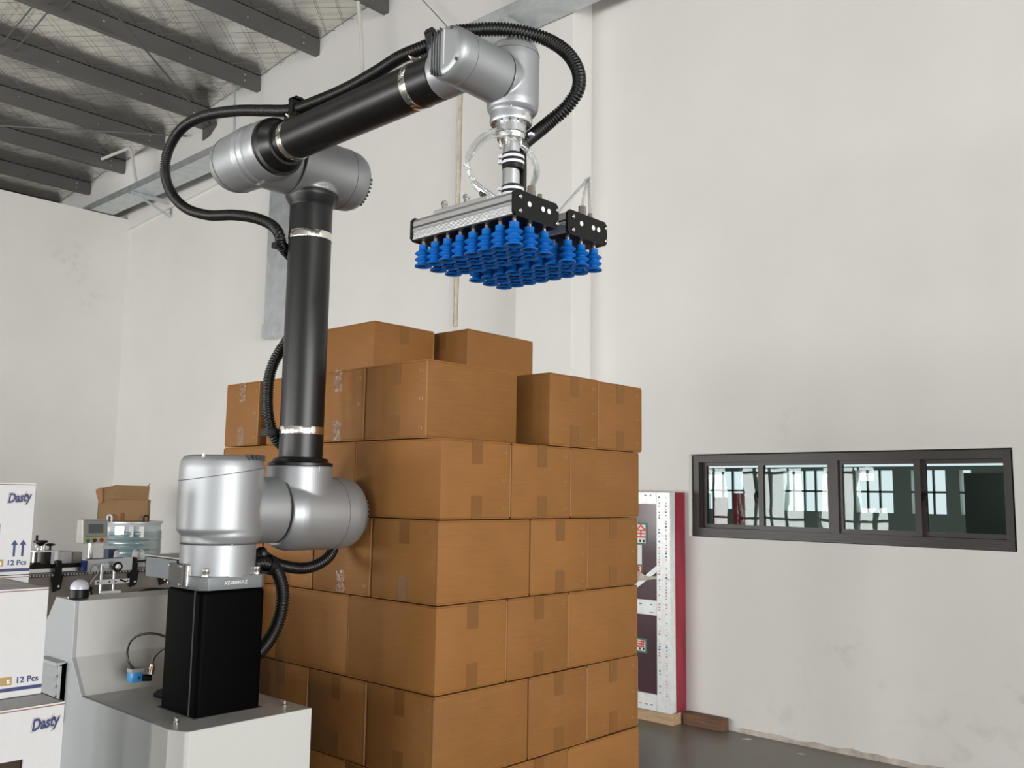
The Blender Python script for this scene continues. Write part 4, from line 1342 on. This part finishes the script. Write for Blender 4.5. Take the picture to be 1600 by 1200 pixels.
# ------------------------------------------------------------------ stack of brown cartons on a pallet
SX, SY = -1.973, 1.848           # near corner of the stack
LV = [0.150, 0.405, 0.660, 0.915, 1.171, 1.4205, 1.665, 1.910]
pal = thing('pallet', (SX - 0.6, SY + 0.5, 0), 'wooden pallet under the stack of brown cartons', 'pallet')
for k in range(7):
    y = SY + 0.005 + k * 0.155
    MB().box((SX - 1.23, y, 0.126), (SX - 0.005, y + 0.10, 0.148)).build('deck_board', M['wood_pale'], pal, smooth=False)
for k in range(3):
    x = SX - 1.22 + k * 0.55
    MB().box((x, SY + 0.005, 0.0), (x + 0.1, SY + 1.035, 0.126)).build('bearer', M['wood_pale'], pal, smooth=False)

_carton_cache = {}


def carton_meshes(L, W, H):
    key = (round(L, 3), round(W, 3), round(H, 3))
    if key in _carton_cache:
        return _carton_cache[key]
    g = 0.0022
    mb = MB()
    mb.box((-L / 2, -W / 2, 0.004), (L / 2, W / 2, H - 0.004))
    body = mb.mesh('body', M['carton'], bevel=0.003, bseg=2, angle=50)
    flaps = []
    for s in (-1, 1):
        y0, y1 = (g / 2, W / 2 - 0.0015) if s > 0 else (-W / 2 + 0.0015, -g / 2)
        flaps.append(MB().box((-L / 2 + 0.001, y0, H - 0.0042), (L / 2 - 0.001, y1, H)).mesh('top_flap', M['carton'], smooth=False))
    bot = MB().box((-L / 2 + 0.002, -W / 2 + 0.002, 0.0), (L / 2 - 0.002, W / 2 - 0.002, 0.0042)).mesh('bottom_flap', M['carton'], smooth=False)
    tape_h = H * 0.30
    tapes = []
    for s in (-1, 1):
        for top in (True, False):
            x = s * L / 2
            mb = MB()
            w = 0.0235
            if top:
                mb.box((x - s * 0.0005, -w, H - tape_h), (x + s * 0.0007, w, H - 0.0003))
                mb.box((x - s * 0.10, -w, H - 0.0003), (x + s * 0.0007, w, H + 0.0005))
            else:
                mb.box((x - s * 0.0005, -w, 0.001), (x + s * 0.0007, w, tape_h))
            tapes.append((s, mb.mesh('tape', M['tape'], smooth=False)))
    st = MB()
    for s in (-1, 1):
        x = s * L / 2
        for zc in (0.86, 0.5, 0.13):
            for d in (0, 0.011):
                y = s * (W / 2 - 0.022) - s * d
                st.box((x - 0.0004 * s, y - 0.0008, H * zc - 0.005), (x + 0.0007 * s, y + 0.0008, H * zc + 0.005))
    stm = st.mesh('staples', M['staple'], smooth=False)
    edm = []
    for s in (-1, 1):
        ed = MB()
        ed.box((s * L / 2 - 0.0005 * s, s * W / 2 - s * 0.0045, 0.006), (s * L / 2 + 0.0012 * s, s * W / 2 + s * 0.0006, H - 0.006))
        edm.append(ed.mesh('glue_flap', M['edge'], smooth=False))
    _carton_cache[key] = (body, flaps, bot, tapes, stm, edm)
    return _carton_cache[key]


crnd = random.Random(11)


def carton(cx, cy, z, L, W, H, alongx, label, group='brown cartons on the pallet', rot=None, crinkle=False):
    j = crnd.uniform(-0.004, 0.004) if rot is None else rot
    t = thing('carton', (cx, cy, z), label, 'carton', group, (0.0 if alongx else PI / 2) + j)
    body, flaps, bot, tapes, stm, edm = carton_meshes(L, W, H)
    link('body', body, t, True)
    for f in flaps:
        link('top_flap', f, t, True)
    link('bottom_flap', bot, t, True)
    for s, me in tapes:
        if crinkle:
            me = me.copy()
            me.materials[0] = M['tape_light']
        link('tape', me, t, True)
    link('staples', stm, t, True)['kind'] = 'stuff'
    for me in edm:
        link('glue_flap', me, t, True)
    return t


WD, LG = 0.304, 0.408
PW, PL_ = 0.310, 0.413
ORD = ['lowest', 'second', 'third', 'fourth', 'fifth', 'sixth', 'seventh']
NTH = ['first', 'second', 'third', 'fourth']
for lv in range(6):
    z0, z1 = LV[lv], LV[lv + 1]
    H = z1 - z0 - 0.0035
    nm = ORD[lv] + ' layer up'
    off = {1: 0.002, 3: -0.003, 5: 0.004}.get(lv, 0.0)
    if lv % 2 == 1:              # three long sides along the front, two rows of them, four end-on behind
        for i in range(3):
            carton(SX - PL_ * (i + 0.5) + off, SY + PW * 0.5, z0 + 0.001, LG, WD, H, True, 'brown carton in the %s, %s along the front from the near corner' % (nm, NTH[i]), crinkle=False)
        for i in range(3 if lv == 5 else 1):
            lab = 'brown carton in the %s, middle of the right hand face' % nm if i == 0 else 'brown carton hidden inside the %s, middle row' % nm
            carton(SX - PL_ * (i + 0.5) + off, SY + PW * 1.5, z0 + 0.001, LG, WD, H, True, lab)
        for i in range(4 if lv == 5 else 1):
            lab = 'brown carton in the %s, far end of the right hand face' % nm if i == 0 else 'brown carton hidden inside the %s, rear row' % nm
            carton(SX - PW * (i + 0.5) + off, SY + PW * 2 + PL_ * 0.5, z0 + 0.001, LG, WD, H, False, lab)
    else:                        # four carton ends along the front
        for i in range(4):
            carton(SX - PW * (i + 0.5) + off, SY + PL_ * 0.5, z0 + 0.001, LG, WD, H, False, 'brown carton in the %s, %s taped end along the front' % (nm, NTH[i]), crinkle=(i == 1 and lv == 4))
        carton(SX - PL_ * 0.5 + off, SY + PL_ + PW * 0.5, z0 + 0.001, LG, WD, H, True, 'brown carton in the %s, middle of the right hand face' % nm)
        carton(SX - PL_ * 0.5 + off - 0.004, SY + PL_ + PW * 1.5, z0 + 0.001, LG, WD, H, True, 'brown carton in the %s, far end of the right hand face' % nm)
z0, z1 = LV[6], LV[7]
H = z1 - z0 - 0.0035
for x1, x0, lab, cr in ((-0.066, -0.366, 'brown carton at the near corner of the seventh layer, beside the robot tube', False), (-0.370, -0.660, 'brown carton in the seventh layer with crinkled white tape right of the robot tube', True),
                        (-0.664, -0.940, 'brown carton in the seventh layer hidden behind the upright robot tube', False), (-0.995, -1.232, 'separate brown carton at the left end of the seventh layer', True)):
    carton(SX + (x0 + x1) / 2, SY + 0.205, z0 + 0.001, LG, x1 - x0 - 0.003, H, False, lab, crinkle=cr, rot=0.0)
carton(SX - 0.205, SY + 0.500 + 0.139, z0 + 0.001, LG, 0.274, H + 0.008, True, 'brown carton in the seventh layer, nearer of the pair at right', rot=0.004)
carton(SX - 0.207, SY + 0.778 + 0.139, z0 + 0.001, LG, 0.274, H + 0.006, True, 'brown carton in the seventh layer, farther of the pair at right', rot=-0.004)
for x, y in ((-0.625, 0.57), (-0.625, 0.88), (-1.04, 0.57)):
    carton(SX + x, SY + y, z0 + 0.001, LG, WD, H, True, 'brown carton hidden in the seventh layer under the two topmost cartons', rot=0.0)
carton(SX - 0.727 - 0.204, SY + 0.316 + 0.157, LV[7] + 0.001, LG, 0.31, 0.243, True, 'brown carton on top of the stack, left of the topmost two', rot=0.0)
carton(SX - 0.564 - 0.152, SY + 0.663 + 0.197, LV[7] + 0.001, 0.394, WD, 0.243, False, 'brown carton on top of the stack, right of the topmost two', rot=0.0)

# ------------------------------------------------------------------ white printed cartons at the left
WL, WDp, WH = 0.40, 0.25, 0.2238
wp = thing('pallet', (-2.25, 0.68, 0), 'wooden pallet under the white printed cartons', 'pallet')
for k in range(5):
    MB().box((-2.70 + k * 0.15, 0.32, 0.145), (-2.60 + k * 0.15, 0.935, 0.166)).build('deck_board', M['wood_pale'], wp, smooth=False)
for k in range(3):
    MB().box((-2.70, 0.32 + k * 0.26, 0), (-1.99, 0.41 + k * 0.26, 0.145)).build('bearer', M['wood_pale'], wp, smooth=False)


def white_carton(xf, yr, z, label, logo=True, arrows=True, lift=0.0):
    """xf: x of the printed face, yr: y of its right edge, prints face +X"""
    t = thing('printed_carton', (xf, yr, z), label, 'carton', 'white printed cartons')
    x0, y0 = -WDp, -WL
    H = WH - 0.002
    wz0, wz1, wy0, wy1 = (0.060, 0.122, y0 + 0.09, -0.073) if logo else (0.060, 0.122, y0 + 0.12, -0.15)
    mb = MB()
    # front face with a cut-out hand window, then the remaining walls
    e = 0.004
    mb.box((-e, y0, 0.0), (0, 0, wz0)).box((-e, y0, wz1), (0, 0, H)).box((-e, y0, wz0), (0, wy0, wz1)).box((-e, wy1, wz0), (0, 0, wz1))
    mb.box((x0, y0, 0), (x0 + e, 0, H)).box((x0 + e, y0, 0), (-e, y0 + e, H)).box((x0 + e, -e, 0), (-e, 0, H)).box((x0 + e, y0 + e, 0), (-e, -e, e))
    mb.build('body', M['white_card'], t, True, smooth=False)
    MB().box((-0.06, wy0 - 0.02, wz0 - 0.02), (-0.012, wy1 + 0.02, wz1 + 0.02)).build('dark_recess', M['dark_in'], t, True, smooth=False)  # dark block: shade inside the cut-out put in as colour
    for a, b in ((x0 + 0.001, x0 / 2 - 0.001), (x0 / 2 + 0.001, -0.001)):
        MB().box((a, y0 + 0.001, H - 0.003), (b, -0.001, H)).build('top_flap', M['card_top'], t, True, smooth=False)
    MB().box((-0.0005, y0, H - 0.0055), (0.0005, -0.0002, H - 0.0033)).build('brown_line', M['brown_line'], t, True, smooth=False)
    MB().box((-0.0005, y0, 0.0075 + lift), (0.0006, -0.0002, 0.0150 + lift)).build('navy_stripe', M['navy'], t, True, smooth=False)
    MB().box((-0.0005, y0 + 0.05, 0.0205 + lift), (0.0006, -0.0605, 0.0375 + lift)).build('gold_band', M['gold'], t, True, smooth=False)
    def put(me, y0_, y1_, z0_, z1_, d, tilt=0.0):
        xs_ = [v.co.x for v in me.vertices]
        ys_ = [v.co.y for v in me.vertices]
        fx_, fy_ = (y1_ - y0_) / (max(xs_) - min(xs_)), (z1_ - z0_) / (max(ys_) - min(ys_))
        me.transform(Matrix.Translation((-min(xs_), -min(ys_), 0)))
        me.transform(Matrix.Diagonal((fx_, fy_, 1, 1)))
        if tilt:
            sh = Matrix.Identity(4)
            sh[1][0] = tilt
            me.transform(sh)
        me.transform(frame_mat((0.0004 + d, y0_, z0_), (0, 1, 0), (0, 0, 1)))
        return me

    link('count_print', put(text_mesh('12 Pcs', 0.02, M['navy'], 0.0002, 0.0005), -0.0505, -0.008, 0.0225 + lift, 0.0355 + lift, 0.0002), t, True)
    link('band_print', put(text_mesh('s', 0.015, M['paper'], 0.0002, 0.0004), -0.0705, -0.0645, 0.024 + lift, 0.032 + lift, 0.0006), t, True)
    if arrows:
        q = MB()
        for yc in (-0.0385, -0.0192):
            q.box((0.0002, yc - 0.0026, 0.0435), (0.0007, yc + 0.0026, 0.072))
            q.prism([(0.0002, yc - 0.0078, 0.0715), (0.0002, yc + 0.0078, 0.0715), (0.0002, yc, 0.0835)], (0.0005, 0, 0))
        q.build('up_arrows', M['navy'], t, True, smooth=False)
    if logo:
        for off, mat, d in ((0.0029, M['brown_line'], 0.0), (0.0023, M['white_card'], 0.0003), (0.0011, M['navy'], 0.0006)):
            g = (off - 0.0007) * 1.1
            link('logo_print', put(text_mesh('Dasty', 0.03, mat, 0.00012, off, 0.14), -0.0605 - g, -0.0075 + g, 0.1655 - g, 0.1955 + g, d, 0.10), t, True)
    return t


for k in range(3):
    white_carton(-1.978, 0.811, 0.1685 + k * WH, 'white printed carton lower in the front column of white cartons')
white_carton(-1.978, 0.811, 0.1685 + 3 * WH, 'white printed carton at the bottom left corner with its flaps closed')
white_carton(-2.08, 0.802, 0.1685 + 4 * WH, 'white printed carton second from the top at the left edge', False, False, 0.005)
for k in range(5):
    white_carton(-2.40, 0.876, 0.1685 + k * WH, 'white printed carton in the rear column hidden behind the front ones')
white_carton(-2.40, 0.876, 0.1685 + 5 * WH, 'topmost white printed carton with two arrows standing at the left edge')

# ------------------------------------------------------------------ labelling line along the far left
XC = -6.1
cv = thing('conveyor', (XC - 0.2, 2.4, 0), 'long beige grey chain conveyor running behind the white cartons', 'conveyor')
mb = MB()
mb.box((XC - 0.26, 0.2, 0.70), (XC, 5.2, 0.935))
mb.build('side_frame', M['conveyor'], cv, smooth=False, bevel=0.003)
mb = MB()
mb.box((XC - 0.25, 0.2, 0.936), (XC + 0.012, 5.2, 0.95))
mb.build('chain_track', M['slot'], cv, smooth=False)
mb = MB()
k = 0
while 0.25 + k * 0.019 < 5.1:
    y = 0.25 + k * 0.019
    mb.box((XC + 0.010, y, 0.939), (XC + 0.016, y + 0.009, 0.9505))
    k += 1
ch = mb.build('chain_links', M['hmi'], cv, smooth=False)
ch['kind'] = 'stuff'
MB().box((XC - 0.235, 0.2, 0.9505), (XC - 0.01, 5.2, 0.957)).build('belt', M['grey_plain'], cv, smooth=False)
for (a, b, z0, z1, x, mt) in ((0.3, 2.62, 0.962, 0.985, XC - 0.02, 'alu'), (0.3, 2.60, 0.987, 1.012, XC - 0.028, 'black'), (2.86, 5.1, 0.972, 0.984, XC - 0.02, 'hmi'), (2.86, 5.1, 1.0, 1.012, XC - 0.02, 'black')):
    MB().box((x - 0.012, a, z0), (x, b, z1)).build('guide_rail', M[mt], cv, smooth=False)
for y in (0.9, 1.6, 2.395, 2.89, 3.1):
    mb = MB()
    mb.prism([(XC + 0.004, y - 0.040, 0.93), (XC + 0.004, y + 0.032, 0.95), (XC + 0.004, y + 0.018, 0.855), (XC + 0.004, y - 0.022, 0.84)], (0.022, 0, 0))
    mb.box((XC - 0.03, y - 0.022, 0.93), (XC + 0.02, y + 0.022, 1.0))
    mb.lathe([(0.010, 0), (0.010, 0.018), (0.024, 0.022), (0.024, 0.036), (0.012, 0.042)], (XC + 0.002, y, 0.995), seg=12)
    bo = mb.build('rail_bracket', M['black'], cv, smooth=False)
    MB().lathe([(0.007, 0), (0.007, 0.004)], (XC + 0.026, y + 0.004, 0.875), (1, 0, 0), 10).build('bolt', M['steel'], bo)
for y in (0.6, 2.3, 4.0):
    for dx in (-0.22, -0.04):
        MB().box((XC + dx - 0.025, y, 0), (XC + dx + 0.025, y + 0.05, 0.70)).build('leg', M['hmi'], cv, smooth=False)
MB().box((XC - 0.05, 2.2, 0.64), (XC + 0.05, 4.6, 0.70)).build('lower_beam', M['cab_white'], cv, smooth=False)
MB().cyl((XC + 0.08, 2.90, 0.795), (XC + 0.08, 3.20, 0.80), 0.013, 12).build('brass_rod', M['brass'], cv)
MB().box((XC + 0.05, 3.205, 0.765), (XC + 0.10, 3.235, 0.815)).build('orange_plug', pbr('orange_plug', (0.42, 0.17, 0.03, 1), 0.5), cv, smooth=False)
MB().tube(catmull([(XC + 0.09, 3.2, 0.80), (XC + 0.10, 2.95, 0.82), (XC + 0.09, 2.84, 0.77), (XC + 0.08, 2.76, 0.75), (XC + 0.07, 2.74, 0.82)], 0.02), 0.012, 8).build('black_cable', M['black'], cv)
MB().tube(catmull([(XC + 0.05, 2.50, 0.72), (XC + 0.08, 2.47, 0.80), (XC + 0.06, 2.53, 0.845), (XC + 0.05, 2.60, 0.83), (XC + 0.05, 2.58, 0.80), (XC + 0.05, 2.45, 0.79)], 0.02), 0.006, 6).build('black_cable', M['black'], cv)
MB().box((XC + 0.01, 2.50, 0.835), (XC + 0.06, 2.60, 0.86)).build('sensor_block', M['black'], cv, smooth=False)

lab = thing('labelling_plate', (XC + 0.06, 2.70, 0.955), 'grey label applicator plate with rods and black hand wheel clamped to the conveyor', 'labeller')
MB().box((XC + 0.03, 2.565, 0.955), (XC + 0.042, 2.862, 1.038)).build('plate', M['galv'], lab, smooth=False)
MB().box((XC + 0.02, 2.562, 1.036), (XC + 0.044, 2.80, 1.041)).build('plate_edge', M['slot'], lab, smooth=False)
MB().box((XC + 0.0, 2.54, 0.96), (XC + 0.05, 2.562, 1.03)).build('blue_end', M['blue_part'], lab, smooth=False)
for y in (2.645, 2.728):
    MB().cyl((XC + 0.075, y, 0.82), (XC + 0.075, y, 1.0), 0.0085, 12).build('rod', M['alu'], lab)
MB().box((XC + 0.06, 2.60, 0.876), (XC + 0.09, 2.828, 0.905)).build('cross_bar', M['alu'], lab, smooth=False)
q = MB()
for y in (2.62, 2.695, 2.735, 2.815):
    q.lathe([(0.006, 0), (0.006, 0.003)], (XC + 0.09, y, 0.89), (1, 0, 0), 10)
q.build('screw_hole', M['slot'], lab)
MB().box((XC + 0.062, 2.645, 0.815), (XC + 0.088, 2.775, 0.832)).build('lower_bar', M['alu'], lab, smooth=False)
MB().cyl((XC + 0.045, 2.665, 0.995), (XC + 0.10, 2.665, 0.995), 0.018, 14).build('knob', M['white_plastic'], lab)
MB().cyl((XC + 0.045, 2.69, 0.993), (XC + 0.05, 2.735, 0.993), 0.010, 12).build('knob_shaft', M['steel'], lab)
wh = MB().lathe([(0.018, -0.008), (0.030, -0.008), (0.034, 0), (0.030, 0.008), (0.018, 0.008)], (XC + 0.10, 2.738, 0.985), (1, 0, 0), 28).build('hand_wheel', M['black'], lab)
MB().lathe([(0.019, 0.0), (0.019, 0.009), (0.006, 0.011)], (XC + 0.10, 2.738, 0.985), (1, 0, 0), 20).build('wheel_hub', M['steel'], wh)
MB().cyl((XC + 0.045, 2.738, 0.985), (XC + 0.10, 2.738, 0.985), 0.008, 10).build('wheel_shaft', M['steel'], lab)
MB().cyl((XC + 0.09, 2.765, 0.90), (XC + 0.105, 2.80, 0.885), 0.005, 8).build('clamp_lever', M['black'], lab)
MB().tube(catmull([(XC + 0.06, 2.585, 0.94), (XC + 0.09, 2.565, 0.985), (XC + 0.10, 2.595, 1.005), (XC + 0.10, 2.615, 0.96), (XC + 0.09, 2.59, 0.915), (XC + 0.08, 2.575, 0.88)], 0.012), 0.0055, 6).build('lab_cable', M['grey_plain'], lab)

wr = thing('wrap_station', (XC - 0.08, 2.32, 0.957), 'black and steel roller unit with crank handle standing on the conveyor', 'roller')
mb = MB()
mb.lathe([(0.045, 0.957), (0.045, 1.088)], (XC - 0.08, 2.335, 0), seg=28)
mb.build('roller', M['black_tube'], wr)
for y in (2.278, 2.384):
    MB().cyl((XC - 0.08, y, 0.957), (XC - 0.08, y, 1.09), 0.009, 12).build('side_rod', M['alu'], wr)
MB().box((XC - 0.13, 2.27, 1.088), (XC - 0.03, 2.392, 1.098)).build('top_bar', M['mark'], wr, smooth=False)
for y in (2.297, 2.322, 2.335):
    MB().cyl((XC - 0.08, y, 1.098), (XC - 0.08, y, 1.14), 0.006, 10).build('pin', M['steel'], wr)
MB().lathe([(0.012, 1.125), (0.028, 1.142), (0.042, 1.148), (0.042, 1.158), (0.036, 1.161)], (XC - 0.08, 2.312, 0), seg=24).build('crank_wheel', M['black'], wr)
MB().cyl((XC - 0.06, 2.279, 1.158), (XC - 0.06, 2.279, 1.195), 0.0075, 10).build('crank_handle', M['black'], wr)
MB().lathe([(0.007, 1.098), (0.007, 1.122), (0.032, 1.128), (0.026, 1.137), (0.012, 1.141)], (XC - 0.08, 2.372, 0), seg=18).build('clamp_knob', M['black'], wr)
MB().lathe([(0.011, 0), (0.014, 0.006), (0.011, 0.013)], (XC - 0.06, 2.275, 1.125), (0.5, 0.8, 0), 12).build('white_knob', M['mark'], wr)
tag(MB().lathe([(0.014, 0.957), (0.014, 0.985), (0.008, 0.99), (0.008, 1.01), (0.030, 1.014), (0.024, 1.024)], (XC - 0.05, 2.272, 0), seg=14).build('clamp_knob', M['black']), 'small black clamp knob on the conveyor left of the roller unit', 'knob')
tag(MB().box((XC - 0.16, 2.435, 0.957), (XC - 0.06, 2.505, 1.088)).build('small_box', M['white_card'], bevel=0.002), 'small plain white box standing on the conveyor', 'box')
tag(MB().box((XC - 0.15, 2.512, 0.957), (XC - 0.07, 2.575, 1.078)).build('small_box', M['grey_plain'], bevel=0.002), 'small grey box beside the white box on the conveyor', 'box')

# control panel on its pole
hm = thing('control_panel', (XC - 0.15, 2.68, 0.957), 'tilted control panel with screen and three coloured buttons on a chrome pole', 'control panel')
MB().cyl((XC - 0.15, 2.660, 0.957), (XC - 0.15, 2.660, 1.16), 0.017, 16).build('pole', M['steel'], hm)
mb = MB()
mb.prism([(XC - 0.09, 2.580, 1.130), (XC - 0.115, 2.580, 1.288), (XC - 0.20, 2.580, 1.288), (XC - 0.20, 2.580, 1.135)], (0, 0.166, 0))
hb = mb.build('housing', M['hmi'], hm, smooth=False, bevel=0.003)
nrm = Vector((0.158, 0, 0.025)).normalized()
upv = Vector((-0.025, 0, 0.158)).normalized()
o0 = Vector((XC - 0.09, 2.580, 1.130))


def on_panel(y0, y1, u0, u1, d0, d1, name, mat, par):
    p = [o0 + Vector((0, y, 0)) + upv * u + nrm * d0 for y, u in ((y0, u0), (y1, u0), (y1, u1), (y0, u1))]
    return MB().prism([tuple(v) for v in p], tuple(nrm * (d1 - d0))).build(name, mat, par, smooth=False)


on_panel(0.008, 0.158, 0.045, 0.155, 0, 0.008, 'bezel_edge', M['grey_plain'], hm)
bz = on_panel(0.013, 0.153, 0.050, 0.150, 0.008, 0.010, 'bezel', M['hmi_bezel'], hm)
on_panel(0.034, 0.132, 0.068, 0.128, 0.010, 0.0112, 'screen', M['hmi_screen'], bz)
for y, mt in ((0.032, 'green'), (0.078, 'maroon'), (0.124, 'redb')):
    on_panel(y - 0.013, y + 0.013, 0.030, 0.044, 0.0, 0.0015, 'button_label', M['yellow'], hm)
    c = o0 + Vector((0, y, 0)) + upv * 0.020
    MB().lathe([(0.0125, 0), (0.0125, 0.008), (0.009, 0.011)], c, nrm, 16).build('button', M[mt], hm)

for y, lb in ((2.827, 'white flip-top bottle left of the other two on the conveyor'), (2.954, 'white flip-top bottle in the middle of the three on the conveyor'), (3.003, 'white flip-top bottle nearest the grey trunk on the conveyor')):
    b = thing('bottle', (XC - 0.12, y, 0.957), lb, 'bottle', 'white bottles on the conveyor')
    MB().lathe([(0.017, 0), (0.0195, 0.004), (0.0205, 0.08), (0.0185, 0.095), (0.012, 0.103)], (XC - 0.12, y, 0.957), seg=20).build('body', M['white_bottle'], b)
    MB().prism([(XC - 0.135, y - 0.012, 1.058), (XC - 0.135, y + 0.012, 1.058), (XC - 0.135, y + 0.012, 1.066), (XC - 0.135, y, 1.078), (XC - 0.135, y - 0.012, 1.066)], (0.03, 0, 0)).build('cap', M['white_bottle'], b, smooth=False)
    MB().tube([(XC - 0.104, y - 0.014, 1.064), (XC - 0.104, y, 1.079), (XC - 0.104, y + 0.014, 1.064)], 0.0022, 6).build('cap_strap', M['grey_plain'], b)
tag(MB().box((XC - 0.24, 2.79, 0.957), (XC - 0.17, 2.855, 1.082)).build('motor_box', M['navybox'], bevel=0.004), 'dark blue motor box behind the left white bottle', 'box')
tag(MB().box((XC - 0.10, 2.88, 0.957), (XC - 0.05, 2.915, 1.01)).build('white_block', M['white_card'], bevel=0.004), 'low white block between the bottles on the conveyor', 'block')

# film wrapped bin in the corner with an old carton on top
BX, BY, BR = -9.97, 4.70, 0.295
wb = thing('wrapped_bin', (BX, BY, 0), 'round bin wrapped in pale blue stretch film standing in the far corner', 'bin')
MB().lathe([(BR - 0.012, 0.0), (BR - 0.012, 1.10), (BR - 0.02, 1.118)], (BX, BY, 0), seg=48).build('bin_body', pbr('pale_tub', (0.50, 0.56, 0.58, 1), 0.45, var=0.12, vscale=5), wb)
pr_ = []
for k in range(60):
    z = 0.02 + k * 0.0172
    pr_.append((BR + 0.004 * math.sin(k * 2.1) + (0.006 if k % 6 == 0 else 0), z))
MB().lathe(pr_, (BX, BY, 0), seg=48, cap=False).build('stretch_film', M['wrap'], wb)
MB().lathe([(BR + 0.004, 1.118), (BR + 0.012, 1.120), (BR + 0.012, 1.138), (0.02, 1.140)], (BX, BY, 0), seg=48).build('lid', M['hmi'], wb)
vd = Vector((0.675, -0.738, 0))          # towards the open side of the hall
rd = Vector((0.738, 0.675, 0))
for s, mt in ((-0.62, 'white_plastic'), (0.70, 'black')):
    c = Vector((BX, BY, 0)) + vd * (BR * math.sqrt(1 - s * s) * 0.9) + rd * (BR * s)
    mb = MB()
    h = 1.138
    w = 0.024
    ringp = [c + rd * (w * math.cos(a)) + Vector((0, 0, h + 0.045 + w * math.sin(a))) for a in [PI * k / 8 for k in range(9)]]
    mb.tube([c - rd * -w + Vector((0, 0, h - 0.0))] + ringp + [c - rd * w + Vector((0, 0, h - 0.0))], 0.010, 8)
    mb.build('lifting_lug', M[mt], wb)
for s, w, z0, z1, mt in ((0.32, 0.05, 0.98, 1.09, 'white_card'), (0.62, 0.07, 0.97, 1.09, 'cab_white'), (-0.62, 0.045, 0.99, 1.08, 'white_plastic'), (-0.1, 0.1, 1.0, 1.09, 'galv')):
    c = Vector((BX, BY, 0)) + vd * ((BR - 0.010) * math.sqrt(1 - s * s)) + rd * ((BR - 0.01) * s)
    p = [c - rd * w / 2, c + rd * w / 2]
    MB().prism([(p[0].x, p[0].y, z0), (p[1].x, p[1].y, z0), (p[1].x, p[1].y, z1), (p[0].x, p[0].y, z1)], tuple(vd * 0.012)).build('paper_patch', M[mt], wb, smooth=False)

oc = thing('open_carton', (BX - 0.10, BY - 0.07, 1.141), 'old crumpled brown carton with folded flaps on the wrapped bin', 'carton')
oc.rotation_euler = (0, 0, math.radians(60))
W2, D2, Hh = 0.255, 0.17, 0.235
mb = MB()
e = 0.006
for (a, b) in (((-W2, -D2, 0), (W2, -D2 + e, Hh)), ((-W2, D2 - e, 0), (W2, D2, Hh)), ((-W2, -D2, 0), (-W2 + e, D2, Hh)), ((W2 - e, -D2, 0), (W2, D2, Hh)), ((-W2, -D2, 0), (W2, D2, e))):
    mb.box(a, b)
mb.build('body', M['old_carton'], oc, True, smooth=False)
mb = MB()
mb.prism([(-W2 + 0.005, -D2 - 0.002, Hh - 0.01), (-W2 + 0.16, -D2 - 0.014, Hh + 0.004), (-W2 + 0.16, -D2 + 0.008, Hh + 0.155), (-W2 + 0.005, -D2 + 0.004, Hh + 0.12)], (0, 0.006, 0))
mb.build('folded_flap', M['old_carton'], oc, True, smooth=False)
mb = MB()
mb.prism([(-W2 + 0.155, -D2 - 0.014, Hh + 0.004), (W2, -D2 - 0.010, Hh), (W2 + 0.004, -D2 + 0.004, Hh + 0.152), (-W2 + 0.155, -D2 + 0.006, Hh + 0.157)], (0, 0.006, 0))
mb.build('folded_flap', M['old_carton'], oc, True, smooth=False)
rr = random.Random(4)
mb = MB()
for k in range(7):
    a0 = -D2 + 0.05 * k
    z_a, z_b = Hh + 0.06 + 0.07 * rr.random(), Hh + 0.06 + 0.07 * rr.random()
    o1, o2 = 0.05 * rr.random() - 0.01, 0.05 * rr.random() - 0.01
    mb.prism([(-W2, a0, Hh - 0.01), (-W2, a0 + 0.05, Hh - 0.01), (-W2 - o2, a0 + 0.05, z_b), (-W2 - o1, a0, z_a)], (0.005, 0.002, 0.002))
mb.build('crumpled_flap', M['old_carton'], oc, True, smooth=False)
mb = MB()
mb.prism([(-W2 - 0.035, -D2 + 0.0, Hh + 0.10), (-W2 + 0.03, -D2 - 0.01, Hh + 0.13), (-W2 + 0.045, -D2 - 0.02, Hh - 0.03), (-W2 + 0.01, -D2 - 0.015, Hh - 0.05)], (0, 0.005, 0.003))
mb.build('crumpled_flap', M['edge'], oc, True, smooth=False)
mb = MB()
mb.prism([(W2 - 0.05, D2 - 0.12, Hh + 0.14), (W2 - 0.01, D2 - 0.13, Hh + 0.185), (W2 - 0.005, D2 - 0.128, Hh + 0.182), (W2 - 0.03, D2 - 0.118, Hh + 0.14)], (0, 0.004, 0))
mb.box((W2 - 0.06, D2 - 0.13, 0.006), (W2 - 0.02, D2 - 0.1, Hh + 0.15))
mb.build('inner_flap', M['old_carton'], oc, True, smooth=False)
tp = MB().box((-0.02, -D2 - 0.0008, 0.0), (0.022, -D2 + 0.001, 0.09)).build('tape', M['tape'], oc, True, smooth=False)
